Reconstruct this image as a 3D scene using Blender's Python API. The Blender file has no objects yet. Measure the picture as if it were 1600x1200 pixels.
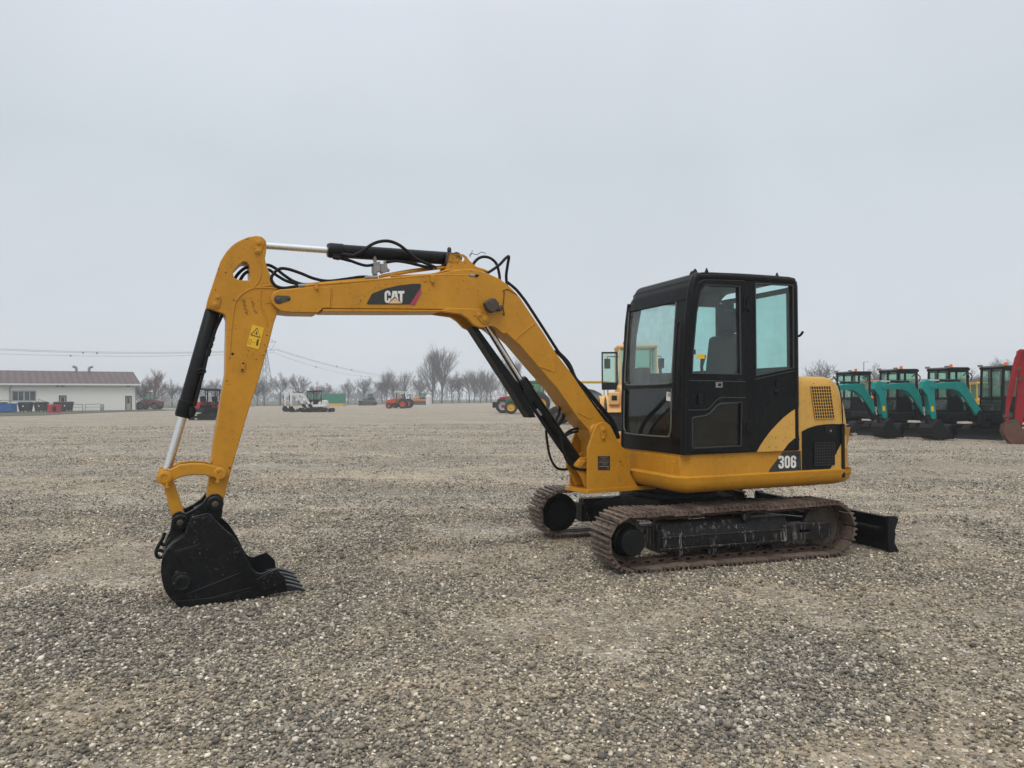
import bpy, bmesh, math, random
import numpy as np
from mathutils import Vector, Matrix, noise
from mathutils.geometry import tessellate_polygon
R = math.radians
SC = bpy.context.scene
HAZE_D = 0.0011
COL = SC.collection

# ------------------------------------------------------------------ camera
CAM_H = 1.5; FPX = 1150.0; ROLL = 0.0070; HOR = 621.0
cam_d = bpy.data.cameras.new('camera'); cam = bpy.data.objects.new('camera', cam_d); COL.objects.link(cam)
cam_d.sensor_width = 36.0; cam_d.lens = FPX/1600*36.0; cam_d.shift_y = (HOR-600)/1600
cam_d.clip_start = 0.1; cam_d.clip_end = 3000
cam.matrix_world = Matrix(((1, ROLL, 0, 0), (0, 0, -1, 0), (-ROLL, 1, 0, CAM_H), (0, 0, 0, 1)))
SC.camera = cam

# ------------------------------------------------------------------ sky, sun, exposure
SUN_EL, SUN_AZ = R(52), R(200)          # azimuth from +Y, clockwise: the sun stands behind the camera, veiled
w = bpy.data.worlds.new('World'); SC.world = w; w.use_nodes = True
nt = w.node_tree; nt.nodes.clear()
def wn(t, **k):
    n = nt.nodes.new(t)
    for a, b in k.items(): setattr(n, a, b)
    return n
out = wn('ShaderNodeOutputWorld'); bg = wn('ShaderNodeBackground')
sky = wn('ShaderNodeTexSky', sky_type='NISHITA', sun_disc=False, sun_elevation=SUN_EL, sun_rotation=SUN_AZ, air_density=1.0, dust_density=4.0)
tc = wn('ShaderNodeTexCoord'); sx = wn('ShaderNodeSeparateXYZ'); rp = wn('ShaderNodeValToRGB')
nt.links.new(tc.outputs['Generated'], sx.inputs[0]); nt.links.new(sx.outputs['Z'], rp.inputs[0])
cr = rp.color_ramp
cr.elements[0].position = 0.0; cr.elements[0].color = (6.05, 6.4, 6.8, 1)
cr.elements[1].position = 1.0; cr.elements[1].color = (11.5, 12.0, 12.6, 1)
for p, c in ((0.10, (5.75, 6.15, 6.65)), (0.30, (5.3, 5.75, 6.22)), (0.46, (6.0, 6.42, 6.95)), (0.72, (9.2, 9.6, 10.1))):
    e = cr.elements.new(p); e.color = (*c, 1)
cn = wn('ShaderNodeTexNoise'); cn.inputs['Scale'].default_value = 2.2; cn.inputs['Detail'].default_value = 5; cn.inputs['Distortion'].default_value = .6
nt.links.new(tc.outputs['Generated'], cn.inputs['Vector'])
mr = wn('ShaderNodeMapRange'); mr.inputs['From Min'].default_value = .3; mr.inputs['From Max'].default_value = .7; mr.inputs['To Min'].default_value = 0.95; mr.inputs['To Max'].default_value = 1.045
nt.links.new(cn.outputs['Fac'], mr.inputs['Value'])
vm = wn('ShaderNodeVectorMath', operation='SCALE')
nt.links.new(rp.outputs[0], vm.inputs[0]); nt.links.new(mr.outputs[0], vm.inputs['Scale'])
mx = wn('ShaderNodeMixRGB'); mx.inputs[0].default_value = 0.93
nt.links.new(sky.outputs[0], mx.inputs[1]); nt.links.new(vm.outputs[0], mx.inputs[2])
nt.links.new(mx.outputs[0], bg.inputs['Color']); bg.inputs['Strength'].default_value = 0.121
nt.links.new(bg.outputs[0], out.inputs['Surface'])

sl = bpy.data.lights.new('sun', 'SUN'); sl.energy = 1.15; sl.angle = R(24); sl.color = (1.0, 0.96, 0.9)
so = bpy.data.objects.new('sun', sl); COL.objects.link(so)
sd = Vector((math.sin(SUN_AZ)*math.cos(SUN_EL), math.cos(SUN_AZ)*math.cos(SUN_EL), math.sin(SUN_EL)))
so.rotation_euler = sd.to_track_quat('Z', 'Y').to_euler()
SC.view_settings.view_transform = 'Standard'; SC.view_settings.look = 'None'
SC.view_settings.exposure = 0.0; SC.view_settings.gamma = 1.0; SC.view_settings.use_curve_mapping = False
SC.render.engine = 'CYCLES'
SC.cycles.volume_bounces = 1; SC.cycles.max_bounces = 8; SC.cycles.transparent_max_bounces = 24
SC.cycles.use_denoising = True
SC.cycles.use_adaptive_sampling = True

# ------------------------------------------------------------------ helpers: pixel rays of the survey photograph to metres
def ray(px, py):
    u = (px-800)/FPX; v = (HOR-py)/FPX
    return Vector((u+ROLL*v, 1.0, v-ROLL*u))
O = Vector((0, 0, CAM_H))
def ground(px, py, z=0.0):
    d = ray(px, py); return O + d*((z-CAM_H)/d.z)
def at(px, Y, z=0.0):                       # ground spot seen in column px, Y metres away
    return Vector(((px-800)/FPX*Y, Y, z))
class Fr:                                    # a vertical working frame: a forward, b to the left, z up
    def __init__(s, x, y, yaw):
        s.o = Vector((x, y, 0)); c, n = math.cos(yaw), math.sin(yaw)
        s.F = Vector((-c, -n, 0)); s.L = Vector((n, -c, 0)); s.yaw = yaw
    def w(s, a, b, z): return s.o + s.F*a + s.L*b + Vector((0, 0, z))
    def px(s, px, py, b):                    # pixel -> (a, z) on the plane b
        d = ray(px, py); t = (b - (O-s.o).dot(s.L))/d.dot(s.L); p = O + d*t
        return ((p-s.o).dot(s.F), p.z)
    def pxa(s, px, py, a):                   # pixel -> (b, z) on the plane a
        d = ray(px, py); t = (a - (O-s.o).dot(s.F))/d.dot(s.F); p = O + d*t
        return ((p-s.o).dot(s.L), p.z)
    def P(s, pts, b): return [s.px(x, y, b) for x, y in pts]
    def mat(s): return Matrix.Translation(s.o) @ Matrix.Rotation(s.yaw+math.pi, 4, 'Z')
class Loc(Fr):                               # the same frame at the origin: a = +X, b = +Y
    def __init__(s):
        s.o = Vector((0, 0, 0)); s.F = Vector((1, 0, 0)); s.L = Vector((0, 1, 0)); s.yaw = -math.pi
LF = Loc()

def curve(pts, n=5):                         # Catmull-Rom through the points
    P = [Vector(p) for p in pts]; 
    if len(P) < 3: return P
    P = [P[0]*2-P[1]] + P + [P[-1]*2-P[-2]]; o = []
    for i in range(1, len(P)-2):
        for k in range(n):
            t = k/n; a, b, c, d = P[i-1], P[i], P[i+1], P[i+2]
            o.append(0.5*((2*b)+(c-a)*t+(2*a-5*b+4*c-d)*t*t+(3*b-a-3*c+d)*t**3))
    return o+[P[-2]]

class MB:
    def __init__(s): s.v = []; s.f = []; s.m = []
    def add(s, vs, fs, m=0):
        n = len(s.v); s.v += [Vector(v) for v in vs]; s.f += [tuple(i+n for i in f) for f in fs]; s.m += [m]*len(fs); return s
    def hexa(s, p, m=0):                     # 4 lower, 4 upper
        return s.add(p, [(3, 2, 1, 0), (4, 5, 6, 7), (0, 1, 5, 4), (1, 2, 6, 5), (2, 3, 7, 6), (3, 0, 4, 7)], m)
    def box(s, fr, a0, a1, b0, b1, z0, z1, m=0):
        return s.hexa([fr.w(a0, b0, z0), fr.w(a1, b0, z0), fr.w(a1, b1, z0), fr.w(a0, b1, z0),
                       fr.w(a0, b0, z1), fr.w(a1, b0, z1), fr.w(a1, b1, z1), fr.w(a0, b1, z1)], m)
    def loops(s, A, B, holes=(), m=0):       # two matching outlines (and holes, each a pair) joined into a solid
        n = len(A)
        if not holes:
            s.add(list(A)+list(B), [tuple(range(n))[::-1], tuple(range(n, 2*n))] + [(i, (i+1) % n, n+(i+1) % n, n+i) for i in range(n)], m)
        else:
            la = [list(A)] + [h[0] for h in holes]; lb = [list(B)] + [h[1] for h in holes]
            fa = [p for l in la for p in l]; fb = [p for l in lb for p in l]
            tr = tessellate_polygon([[Vector(p) for p in l] for l in la]); N = len(fa)
            fs = [tuple(t) for t in tr] + [tuple(N+i for i in t[::-1]) for t in tr]
            k = 0
            for l in la:
                q = len(l); fs += [(k+i, k+(i+1) % q, N+k+(i+1) % q, N+k+i) for i in range(q)]; k += q
            s.add(fa+fb, fs, m)
        return s
    def slab(s, fr, az, b0, b1, holes=(), m=0):   # outline in (a, z), from plane b0 to plane b1
        return s.loops([fr.w(a, b0, z) for a, z in az], [fr.w(a, b1, z) for a, z in az],
                       [([fr.w(a, b0, z) for a, z in h], [fr.w(a, b1, z) for a, z in h]) for h in holes], m)
    def slabz(s, fr, ab, z0, z1, m=0):            # outline in (a, b), from z0 to z1
        return s.loops([fr.w(a, b, z0) for a, b in ab], [fr.w(a, b, z1) for a, b in ab], m=m)
    def slaba(s, fr, bz, a0, a1, holes=(), m=0):
        return s.loops([fr.w(a0, b, z) for b, z in bz], [fr.w(a1, b, z) for b, z in bz],
                       [([fr.w(a0, b, z) for b, z in h], [fr.w(a1, b, z) for b, z in h]) for h in holes], m)
    def tube(s, pts, r, n=8, m=0, cap=True, rect=None):
        P = [Vector(p) for p in pts]; k = len(P)
        rs = r if isinstance(r, (list, tuple)) else [r]*k
        base = len(s.v); up = None
        for i, p in enumerate(P):
            t = (P[min(i+1, k-1)]-P[max(i-1, 0)])
            if t.length < 1e-9: t = Vector((0, 0, 1))
            t.normalize()
            if up is None: up = t.orthogonal().normalized()
            up = up - t*up.dot(t)
            if up.length < 1e-6: up = t.orthogonal()
            up.normalize(); sd_ = t.cross(up)
            for j in range(n):
                an = 2*math.pi*(j+.5)/n; s.v.append(p+up*math.cos(an)*rs[i]+sd_*math.sin(an)*rs[i])
        for i in range(k-1):
            for j in range(n):
                j2 = (j+1) % n; s.f.append((base+i*n+j, base+i*n+j2, base+(i+1)*n+j2, base+(i+1)*n+j)); s.m.append(m)
        if cap:
            s.f.append(tuple(base+j for j in range(n))[::-1]); s.f.append(tuple(base+(k-1)*n+j for j in range(n))); s.m += [m, m]
        return s
    def cyl(s, p0, p1, r, n=20, m=0, r1=None): return s.tube([p0, p1], [r, r if r1 is None else r1], n, m)
    def lathe(s, p, ax, prof, n=24, m=0, cap=True):         # prof: (radius, distance along the axis)
        ax = Vector(ax).normalized(); u = ax.orthogonal().normalized(); w_ = ax.cross(u); p = Vector(p); b = len(s.v)
        for r, h in prof:
            for j in range(n):
                an = 2*math.pi*j/n; s.v.append(p+ax*h+(u*math.cos(an)+w_*math.sin(an))*r)
        for i in range(len(prof)-1):
            for j in range(n):
                j2 = (j+1) % n; s.f.append((b+i*n+j, b+i*n+j2, b+(i+1)*n+j2, b+(i+1)*n+j)); s.m.append(m)
        if cap: s.f.append(tuple(b+j for j in range(n))[::-1]); s.f.append(tuple(b+(len(prof)-1)*n+j for j in range(n))); s.m += [m, m]
        return s
    def bar(s, p0, p1, w_, h=None, up=(0, 0, 1), m=0):  # a rectangular bar between two points
        p0, p1 = Vector(p0), Vector(p1); h = w_ if h is None else h; t = (p1-p0).normalized(); up = Vector(up)
        sd_ = t.cross(up)
        if sd_.length < 1e-4: sd_ = t.orthogonal()
        sd_.normalize(); u = sd_.cross(t)
        a, b = sd_*w_/2, u*h/2
        return s.hexa([p0-a-b, p0+a-b, p1+a-b, p1-a-b, p0-a+b, p0+a+b, p1+a+b, p1-a+b], m)
    def loft(s, secs, m=0):                       # closed sections with the same count
        n = len(secs[0]); b = len(s.v)
        for q in secs: s.v += [Vector(p) for p in q]
        for i in range(len(secs)-1):
            for j in range(n):
                j2 = (j+1) % n; s.f.append((b+i*n+j, b+i*n+j2, b+(i+1)*n+j2, b+(i+1)*n+j)); s.m.append(m)
        s.f.append(tuple(b+j for j in range(n))[::-1]); s.f.append(tuple(b+(len(secs)-1)*n+j for j in range(n))); s.m += [m, m]
        return s
    def build(s, name, mats, parent=None, bevel=0.0, smooth=35, seg=2, label=None):
        me = bpy.data.meshes.new(name); inv = parent_inv(parent)
        me.from_pydata([inv @ v for v in s.v], [], s.f)
        mats = mats if isinstance(mats, (list, tuple)) else [mats]
        for x in mats: me.materials.append(x)
        if len(mats) > 1: me.polygons.foreach_set('material_index', s.m)
        bm = bmesh.new(); bm.from_mesh(me); bmesh.ops.recalc_face_normals(bm, faces=bm.faces); bm.to_mesh(me); bm.free()
        if smooth:
            me.polygons.foreach_set('use_smooth', [True]*len(me.polygons)); me.set_sharp_from_angle(angle=R(smooth))
        o = bpy.data.objects.new(name, me); COL.objects.link(o)
        if parent is not None: o.parent = parent
        if bevel:
            b = o.modifiers.new('bevel', 'BEVEL'); b.width = bevel; b.segments = seg; b.limit_method = 'ANGLE'; b.angle_limit = R(40)
        if label: o['label'] = label
        return o
def parent_inv(p):
    if p is None: return Matrix.Identity(4)
    M = Matrix.Identity(4)
    while p is not None: M = p.matrix_basis @ M; p = p.parent
    return M.inverted()
def tag(o, label=None, cat=None, group=None, kind=None):
    for k, v in (('label', label), ('category', cat), ('group', group), ('kind', kind)):
        if v: o[k] = v
    return o
def thing(name, label, cat, loc=(0, 0, 0), rot=0.0, group=None):
    o = bpy.data.objects.new(name, None); COL.objects.link(o); o.location = loc; o.rotation_euler = (0, 0, rot)
    o.matrix_basis = Matrix.Translation(Vector(loc)) @ Matrix.Rotation(rot, 4, 'Z'); o.empty_display_size = .3
    return tag(o, label, cat, group)
def dup(o, loc, rot, label, group=None, scale=1.0):
    def cp(x, par):
        c = x.copy(); COL.objects.link(c); c.parent = par
        for ch in kids(x): cp(ch, c)
        return c
    r = cp(o, None); r.matrix_basis = Matrix.Translation(Vector(loc)) @ Matrix.Rotation(rot, 4, 'Z') @ Matrix.Scale(scale, 4)
    r['label'] = label
    if group: r['group'] = group
    return r
def kids(x): return [c for c in ALL() if c.parent is x]
def ALL(): return list(COL.objects)

# ------------------------------------------------------------------ materials
def mat(name):
    m = bpy.data.materials.new(name); m.use_nodes = True; t = m.node_tree; b = t.nodes['Principled BSDF']; return m, t, b
def nd(t, ty, ins=None, **k):
    n = t.nodes.new(ty)
    for a, b in k.items(): setattr(n, a, b)
    for a, b in (ins or {}).items(): n.inputs[a].default_value = b
    return n
def ramp(t, fac, stops, interp='LINEAR'):
    r = t.nodes.new('ShaderNodeValToRGB'); c = r.color_ramp; c.interpolation = interp
    c.elements[0].position = stops[0][0]; c.elements[0].color = (*stops[0][1], 1)
    c.elements[1].position = stops[-1][0]; c.elements[1].color = (*stops[-1][1], 1)
    for p, col in stops[1:-1]: e = c.elements.new(p); e.color = (*col, 1)
    t.links.new(fac, r.inputs[0]); return r.outputs[0]
def g(v): return (v, v, v)
def mixc(t, f, a, b, mode='MIX'):
    n = t.nodes.new('ShaderNodeMixRGB'); n.blend_type = mode
    for i, x in ((0, f), (1, a), (2, b)):
        if hasattr(x, 'is_linked') or hasattr(x, 'links'): t.links.new(x, n.inputs[i])
        elif isinstance(x, (int, float)): n.inputs[i].default_value = x if i == 0 else (x, x, x, 1)
        else: n.inputs[i].default_value = (*x, 1)
    return n.outputs[0]
def nz(t, scale, detail=4, rough=.55, vec=None, stretch=None):
    n = nd(t, 'ShaderNodeTexNoise', {'Scale': scale, 'Detail': detail, 'Roughness': rough})
    if vec is None:
        vec = nd(t, 'ShaderNodeTexCoord').outputs['Object']
    if stretch:
        mp = nd(t, 'ShaderNodeMapping'); mp.inputs['Scale'].default_value = stretch; t.links.new(vec, mp.inputs[0]); vec = mp.outputs[0]
    t.links.new(vec, n.inputs['Vector']); return n.outputs['Fac']
def bump(t, b, h, strength=.2, dist=.01):
    n = nd(t, 'ShaderNodeBump', {'Strength': strength, 'Distance': dist}); t.links.new(h, n.inputs['Height']); t.links.new(n.outputs[0], b.inputs['Normal']); return n
def paint(name, col, rough=.4, dirt=(.16, .12, .08), dirt_amt=.25, chips=0.0, chip=(.05, .035, .03), var=.12, dust_top=.0, metal=0.0, scale=1.0, coat=0.0, spec=.22, runs=0.0, rnd=0.0):
    m, t, b = mat(name)
    n1 = nz(t, 3.0*scale, 5, .6); n2 = nz(t, 22*scale, 5, .7)
    lo = tuple(c*(1-var) for c in col); hi = tuple(min(1, c*(1+var)) for c in col)
    c = ramp(t, n1, [(.3, lo), (.7, hi)])
    mk = ramp(t, n2, [(.50, g(0)), (.78, g(1))])
    mm = nd(t, 'ShaderNodeMath', operation='MULTIPLY'); t.links.new(mk, mm.inputs[0]); mm.inputs[1].default_value = dirt_amt
    c = mixc(t, mm.outputs[0], c, dirt)
    # run-off streaks
    st = ramp(t, nz(t, 9*scale, 4, .6, stretch=(1, 1, .12)), [(.56, g(0)), (.8, g(1))])
    ms = nd(t, 'ShaderNodeMath', operation='MULTIPLY'); t.links.new(st, ms.inputs[0]); ms.inputs[1].default_value = dirt_amt*.8
    c = mixc(t, ms.outputs[0], c, dirt)
    if chips:
        ck = ramp(t, nz(t, 55*scale, 3, .5), [(.70-chips*.1, g(0)), (.72-chips*.1, g(1))])
        ck2 = ramp(t, nz(t, 5*scale, 2, .5), [(.5, g(0)), (.6, g(1))])
        cc = nd(t, 'ShaderNodeMath', operation='MULTIPLY'); t.links.new(ck, cc.inputs[0]); t.links.new(ck2, cc.inputs[1])
        c = mixc(t, cc.outputs[0], c, chip)
    if dust_top:
        ge = nd(t, 'ShaderNodeNewGeometry'); sp = nd(t, 'ShaderNodeSeparateXYZ'); t.links.new(ge.outputs['Normal'], sp.inputs[0])
        dm = ramp(t, sp.outputs['Z'], [(.35, g(0)), (.95, g(1))])
        d2 = nd(t, 'ShaderNodeMath', operation='MULTIPLY'); t.links.new(dm, d2.inputs[0]); t.links.new(ramp(t, n2, [(.3, g(.2)), (.7, g(1))]), d2.inputs[1])
        d3 = nd(t, 'ShaderNodeMath', operation='MULTIPLY'); t.links.new(d2.outputs[0], d3.inputs[0]); d3.inputs[1].default_value = dust_top
        c = mixc(t, d3.outputs[0], c, (.26, .22, .17))
    t.links.new(c, b.inputs['Base Color'])
    rr = ramp(t, n2, [(.3, g(rough*.85)), (.75, g(min(1, rough*1.45)))]); t.links.new(rr, b.inputs['Roughness'])
    if rnd:
        oi = nd(t, 'ShaderNodeObjectInfo'); c = mixc(t, 1.0, c, ramp(t, oi.outputs['Random'], [(0, g(1-rnd)), (1, g(1+rnd))]), 'MULTIPLY'); t.links.new(c, b.inputs['Base Color'])
    if runs:                                # dried mud runs on steep faces
        rn = ramp(t, nz(t, 38, 3, .5, stretch=(1, 1, .07)), [(.575, g(0)), (.60, g(runs)), (.64, g(runs)), (.665, g(0))]); rk = ramp(t, nz(t, 5, 3, .6), [(.42, g(0)), (.6, g(1))])
        rm = nd(t, 'ShaderNodeMath', operation='MULTIPLY'); t.links.new(rn, rm.inputs[0]); t.links.new(rk, rm.inputs[1]); c = mixc(t, rm.outputs[0], c, (.30, .28, .26)); t.links.new(c, b.inputs['Base Color'])
    b.inputs['Specular IOR Level'].default_value = spec; b.inputs['Metallic'].default_value = metal; b.inputs['Coat Weight'].default_value = coat; b.inputs['Coat Roughness'].default_value = .25
    bump(t, b, nz(t, 40*scale, 3, .5), .06, .01)
    return m
def glass(name, tint=(.62, .80, .76), refl=1.0, dirt=.08):
    m, t, b = mat(name); t.nodes.remove(b); o = t.nodes['Material Output']
    tr = nd(t, 'ShaderNodeBsdfTransparent'); tr.inputs[0].default_value = (*tint, 1)
    gl = nd(t, 'ShaderNodeBsdfGlossy', {'Roughness': .03}); gl.inputs[0].default_value = (refl, refl, refl, 1)
    lw = nd(t, 'ShaderNodeLayerWeight', {'Blend': .5}); pw_ = nd(t, 'ShaderNodeMath', operation='POWER'); t.links.new(lw.outputs['Facing'], pw_.inputs[0]); pw_.inputs[1].default_value = 4.5
    fr = nd(t, 'ShaderNodeMath', operation='MULTIPLY_ADD'); t.links.new(pw_.outputs[0], fr.inputs[0]); fr.inputs[1].default_value = .8; fr.inputs[2].default_value = .035; mix = nd(t, 'ShaderNodeMixShader')
    t.links.new(fr.outputs[0], mix.inputs[0]); t.links.new(tr.outputs[0], mix.inputs[1]); t.links.new(gl.outputs[0], mix.inputs[2])
    df = nd(t, 'ShaderNodeBsdfDiffuse'); df.inputs[0].default_value = (.45, .44, .40, 1); m2 = nd(t, 'ShaderNodeMixShader')
    dn = ramp(t, nz(t, 9, 6, .7), [(.35, g(dirt*.2)), (.8, g(dirt*2.2))])
    t.links.new(dn, m2.inputs[0]); t.links.new(mix.outputs[0], m2.inputs[1]); t.links.new(df.outputs[0], m2.inputs[2]); t.links.new(m2.outputs[0], o.inputs[0])
    return m
M = {}
M['yellow'] = paint('yellow paint', (.52, .238, .017), .34, (.16, .085, .03), .28, .55, var=.10, coat=.12)
M['hood'] = paint('faded yellow paint', (.60, .34, .075), .42, (.26, .16, .07), .34, .5, var=.07)
M['black'] = paint('black paint', (.0048, .0052, .006), .40, (.05, .05, .05), .25, .0, var=.2)
M['cabblack'] = paint('weathered black cab paint', (.0042, .0048, .0056), .38, (.034, .033, .032), .38, .2, (.03, .03, .03), var=.3, dust_top=.22, spec=.17)
M['bucket'] = paint('bucket black paint', (.0048, .0052, .0064), .34, (.035, .033, .03), .34, .6, (.07, .07, .07), var=.4, dust_top=.1)
M['frame'] = paint('muddy black steel', (.008, .0078, .008), .38, (.09, .08, .07), .35, .3, (.2, .17, .14), dust_top=.3, runs=.75)
M['shoe'] = paint('rusty track steel', (.122, .084, .066), .52, (.36, .32, .275), .7, .6, (.05, .03, .025), var=.4, dust_top=.42, metal=.15, rnd=.28)
M['link'] = paint('rusty chain', (.085, .052, .038), .6, (.05, .035, .03), .5, .3, var=.4)
M['tooth'] = paint('worn tooth steel', (.020, .021, .024), .36, (.06, .055, .05), .3, .5, (.12, .12, .12), metal=.15)
M['rubber'] = paint('black rubber', (.008, .008, .008), .45, (.035, .03, .028), .12, var=.2)
M['tyre'] = paint('tyre rubber', (.028, .028, .029), .8, (.12, .10, .08), .5, var=.2)
M['track_rubber'] = paint('rubber track', (.022, .022, .023), .75, (.10, .09, .08), .4, var=.2)
M['steel'] = paint('dull steel', (.30, .29, .27), .4, (.12, .10, .08), .5, var=.2, metal=.6)
M['grime'] = paint('grimy steel', (.09, .075, .06), .55, (.03, .025, .02), .6, var=.3, metal=.3)
m, t, b = mat('chrome rod'); b.inputs['Base Color'].default_value = (.72, .72, .70, 1); b.inputs['Metallic'].default_value = 1; b.inputs['Roughness'].default_value = .22
t.links.new(ramp(t, nz(t, 6, 5, .7), [(.3, g(.16)), (.8, g(.42))]), b.inputs['Roughness']); M['chrome'] = m
M['glass'] = glass('cab glass', (.80, .935, .915), 1.0, .03)
M['glass_dusty'] = glass('dusty glass', (.90, .95, .945), 1.0, .07)
M['glass_dark'] = glass('dark tinted glass', (.42, .46, .46), 1.0, .02)
M['glass_far'] = glass('green tinted glass', (.76, .89, .82), 1.0, .05)
def flat(name, col, rough=.5, metal=0.0):
    m, t, b = mat(name); c = ramp(t, nz(t, 12, 4, .6), [(.3, tuple(x*.88 for x in col)), (.7, tuple(min(1, x*1.1) for x in col))])
    t.links.new(c, b.inputs['Base Color']); b.inputs['Roughness'].default_value = rough; b.inputs['Metallic'].default_value = metal; return m
M['decal'] = flat('decal black', (.022, .022, .022), .35)
M['white'] = flat('decal white', (.72, .70, .66), .4)
M['cream'] = flat('decal faded cream', (.68, .45, .28), .45)
M['pink'] = flat('decal faded red', (.36, .045, .085), .45)
M['safety'] = flat('safety yellow', (.78, .46, .01), .4)
M['trim'] = flat('highlighted grey trim', (.035, .035, .037), .5)  # lighter grey puts door edge highlights into the trim colour
M['seat'] = flat('seat fabric', (.018, .019, .02), .85)
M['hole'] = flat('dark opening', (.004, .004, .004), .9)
M['lens'] = flat('amber lens', (.75, .16, .02), .25)
M['rubber_seal'] = flat('grey seal', (.10, .105, .09), .6)
M['ink'] = flat('marker pen', (.10, .045, .012), .6)
# ================================================================== THE MAIN EXCAVATOR
CX, CY = 1.650, 7.467
U = Fr(CX, CY, R(17.3))         # undercarriage
H = Fr(CX, CY, R(21.4))         # upper house
_p = H.w(.85, .02, 0); B = Fr(_p.x, _p.y, R(24.5))   # boom
EX = thing('excavator', 'yellow tracked excavator with black cab, resting its black bucket on the gravel', 'excavator', (CX, CY, 0), R(15.5))
YEL, BLK, FRM = M['yellow'], M['black'], M['frame']

# ---- undercarriage: two tracks with single shoes
SA, IA, RR, ZC = .975, -1.05, .222, .264      # sprocket and idler centres, pin-line radius
def loop_pt(sv):
    Ls = SA-IA; arc = math.pi*RR; tot = 2*Ls+2*arc; sv %= tot
    if sv < Ls:                                  # top run, front to back
        x = SA-sv; k = sv/Ls; return x, ZC+RR-.012*math.sin(math.pi*k*2)**2, math.pi
    if sv < Ls+arc:
        th = (sv-Ls)/RR; return IA-RR*math.sin(th), ZC+RR*math.cos(th), math.pi+th
    if sv < 2*Ls+arc:
        return IA+(sv-Ls-arc), ZC-RR, 2*math.pi
    th = (sv-2*Ls-arc)/RR; return SA+RR*math.sin(th), ZC-RR*math.cos(th), th
TOT = 2*(SA-IA)+2*math.pi*RR; NS = 41; PIT = TOT/NS
def shoe_mesh():
    mb = MB(); h = PIT*.465
    prof = [(-h, 0), (-h, .012), (-h*.9, .038), (-h*.72, .038), (-h*.62, .014), (-.012, .014), (-.008, .040), (.010, .040), (.014, .014), (h*.62, .014),
            (h*.72, .038), (h*.9, .038), (h, .010), (h*1.02, -.004), (h*.8, 0)]
    mb.slab(LF, prof, -.2, .2)
    for sa in (-.03, .03):
        for sb in (-.065, .065): mb.lathe(LF.w(sa, sb, .012), (0, 0, 1), [(.011, 0), (.011, .011), (.006, .013)], 6)
    o = mb.build('track_shoe', M['shoe'], None); me = o.data; bpy.data.objects.remove(o); return me
def link_mesh():
    mb = MB(); h = PIT*.5
    for sb in (-.045, .045):
        mb.slab(LF, [(-h, -.045), (-h*.4, -.05), (h*.4, -.05), (h, -.045), (h*1.0, -.012), (h*.5, -.003), (-h*.5, -.003), (-h, -.012)], sb-.012, sb+.012,
                holes=[[(-h*.45, -.036), (h*.3, -.036), (h*.3, -.016), (-h*.45, -.016)]])
        mb.cyl(LF.w(h*.9, sb-.018, -.028), LF.w(h*.9, sb+.018, -.028), .019, 10)
    o = mb.build('track_link', M['link'], None); me = o.data; bpy.data.objects.remove(o); return me
ME_SHOE, ME_LINK = shoe_mesh(), link_mesh()
random.seed(4)
def make_track(bc, label):
    ua = MB()                                     # the closed chain under the shoes is the track part itself
    pts = [loop_pt(TOT*i/96) for i in range(96)]
    for sb in (-.05, .05):
        q = [U.w(x, bc+sb, z) for x, z, _ in pts]
        inner = []
        for (x, z, th) in pts:
            inner.append((x+math.sin(-th)*.0, z))
        A = []
        for i, (x, z, th) in enumerate(pts):
            nx, nz_ = math.sin(th), -math.cos(th)
            A.append((U.w(x-nx*.002, bc+sb-.02, z-nz_*.002), U.w(x-nx*.008, bc+sb-.02, z-nz_*.008), U.w(x-nx*.008, bc+sb+.02, z-nz_*.008), U.w(x-nx*.002, bc+sb+.02, z-nz_*.002)))
        n = len(A); ua.add([p for s4 in A for p in s4], [(4*i+j, 4*i+(j+1) % 4, 4*((i+1) % n)+(j+1) % 4, 4*((i+1) % n)+j) for i in range(n) for j in range(4)])
    tr = ua.build('track', M['link'], EX, label=label)
    for k in range(NS):
        x, z, th = loop_pt((k+.3)*PIT)
        nx, nz_ = math.sin(th), -math.cos(th)
        jz = random.uniform(-.004, .004)
        for me, nm in ((ME_SHOE, 'track_shoe'), (ME_LINK, 'track_link')):
            if nm == 'track_link' and bc < 0: continue
            o = bpy.data.objects.new(nm, me); COL.objects.link(o); o.parent = tr
            Mx = Matrix((( -math.cos(th), 0, nx, x+nx*jz), (0, 1, 0, bc), (-math.sin(th), 0, nz_, z+nz_*jz), (0, 0, 0, 1)))
            o.matrix_basis = Mx @ Matrix.Rotation(random.uniform(-.02, .02), 4, 'X')
    return tr
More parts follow.
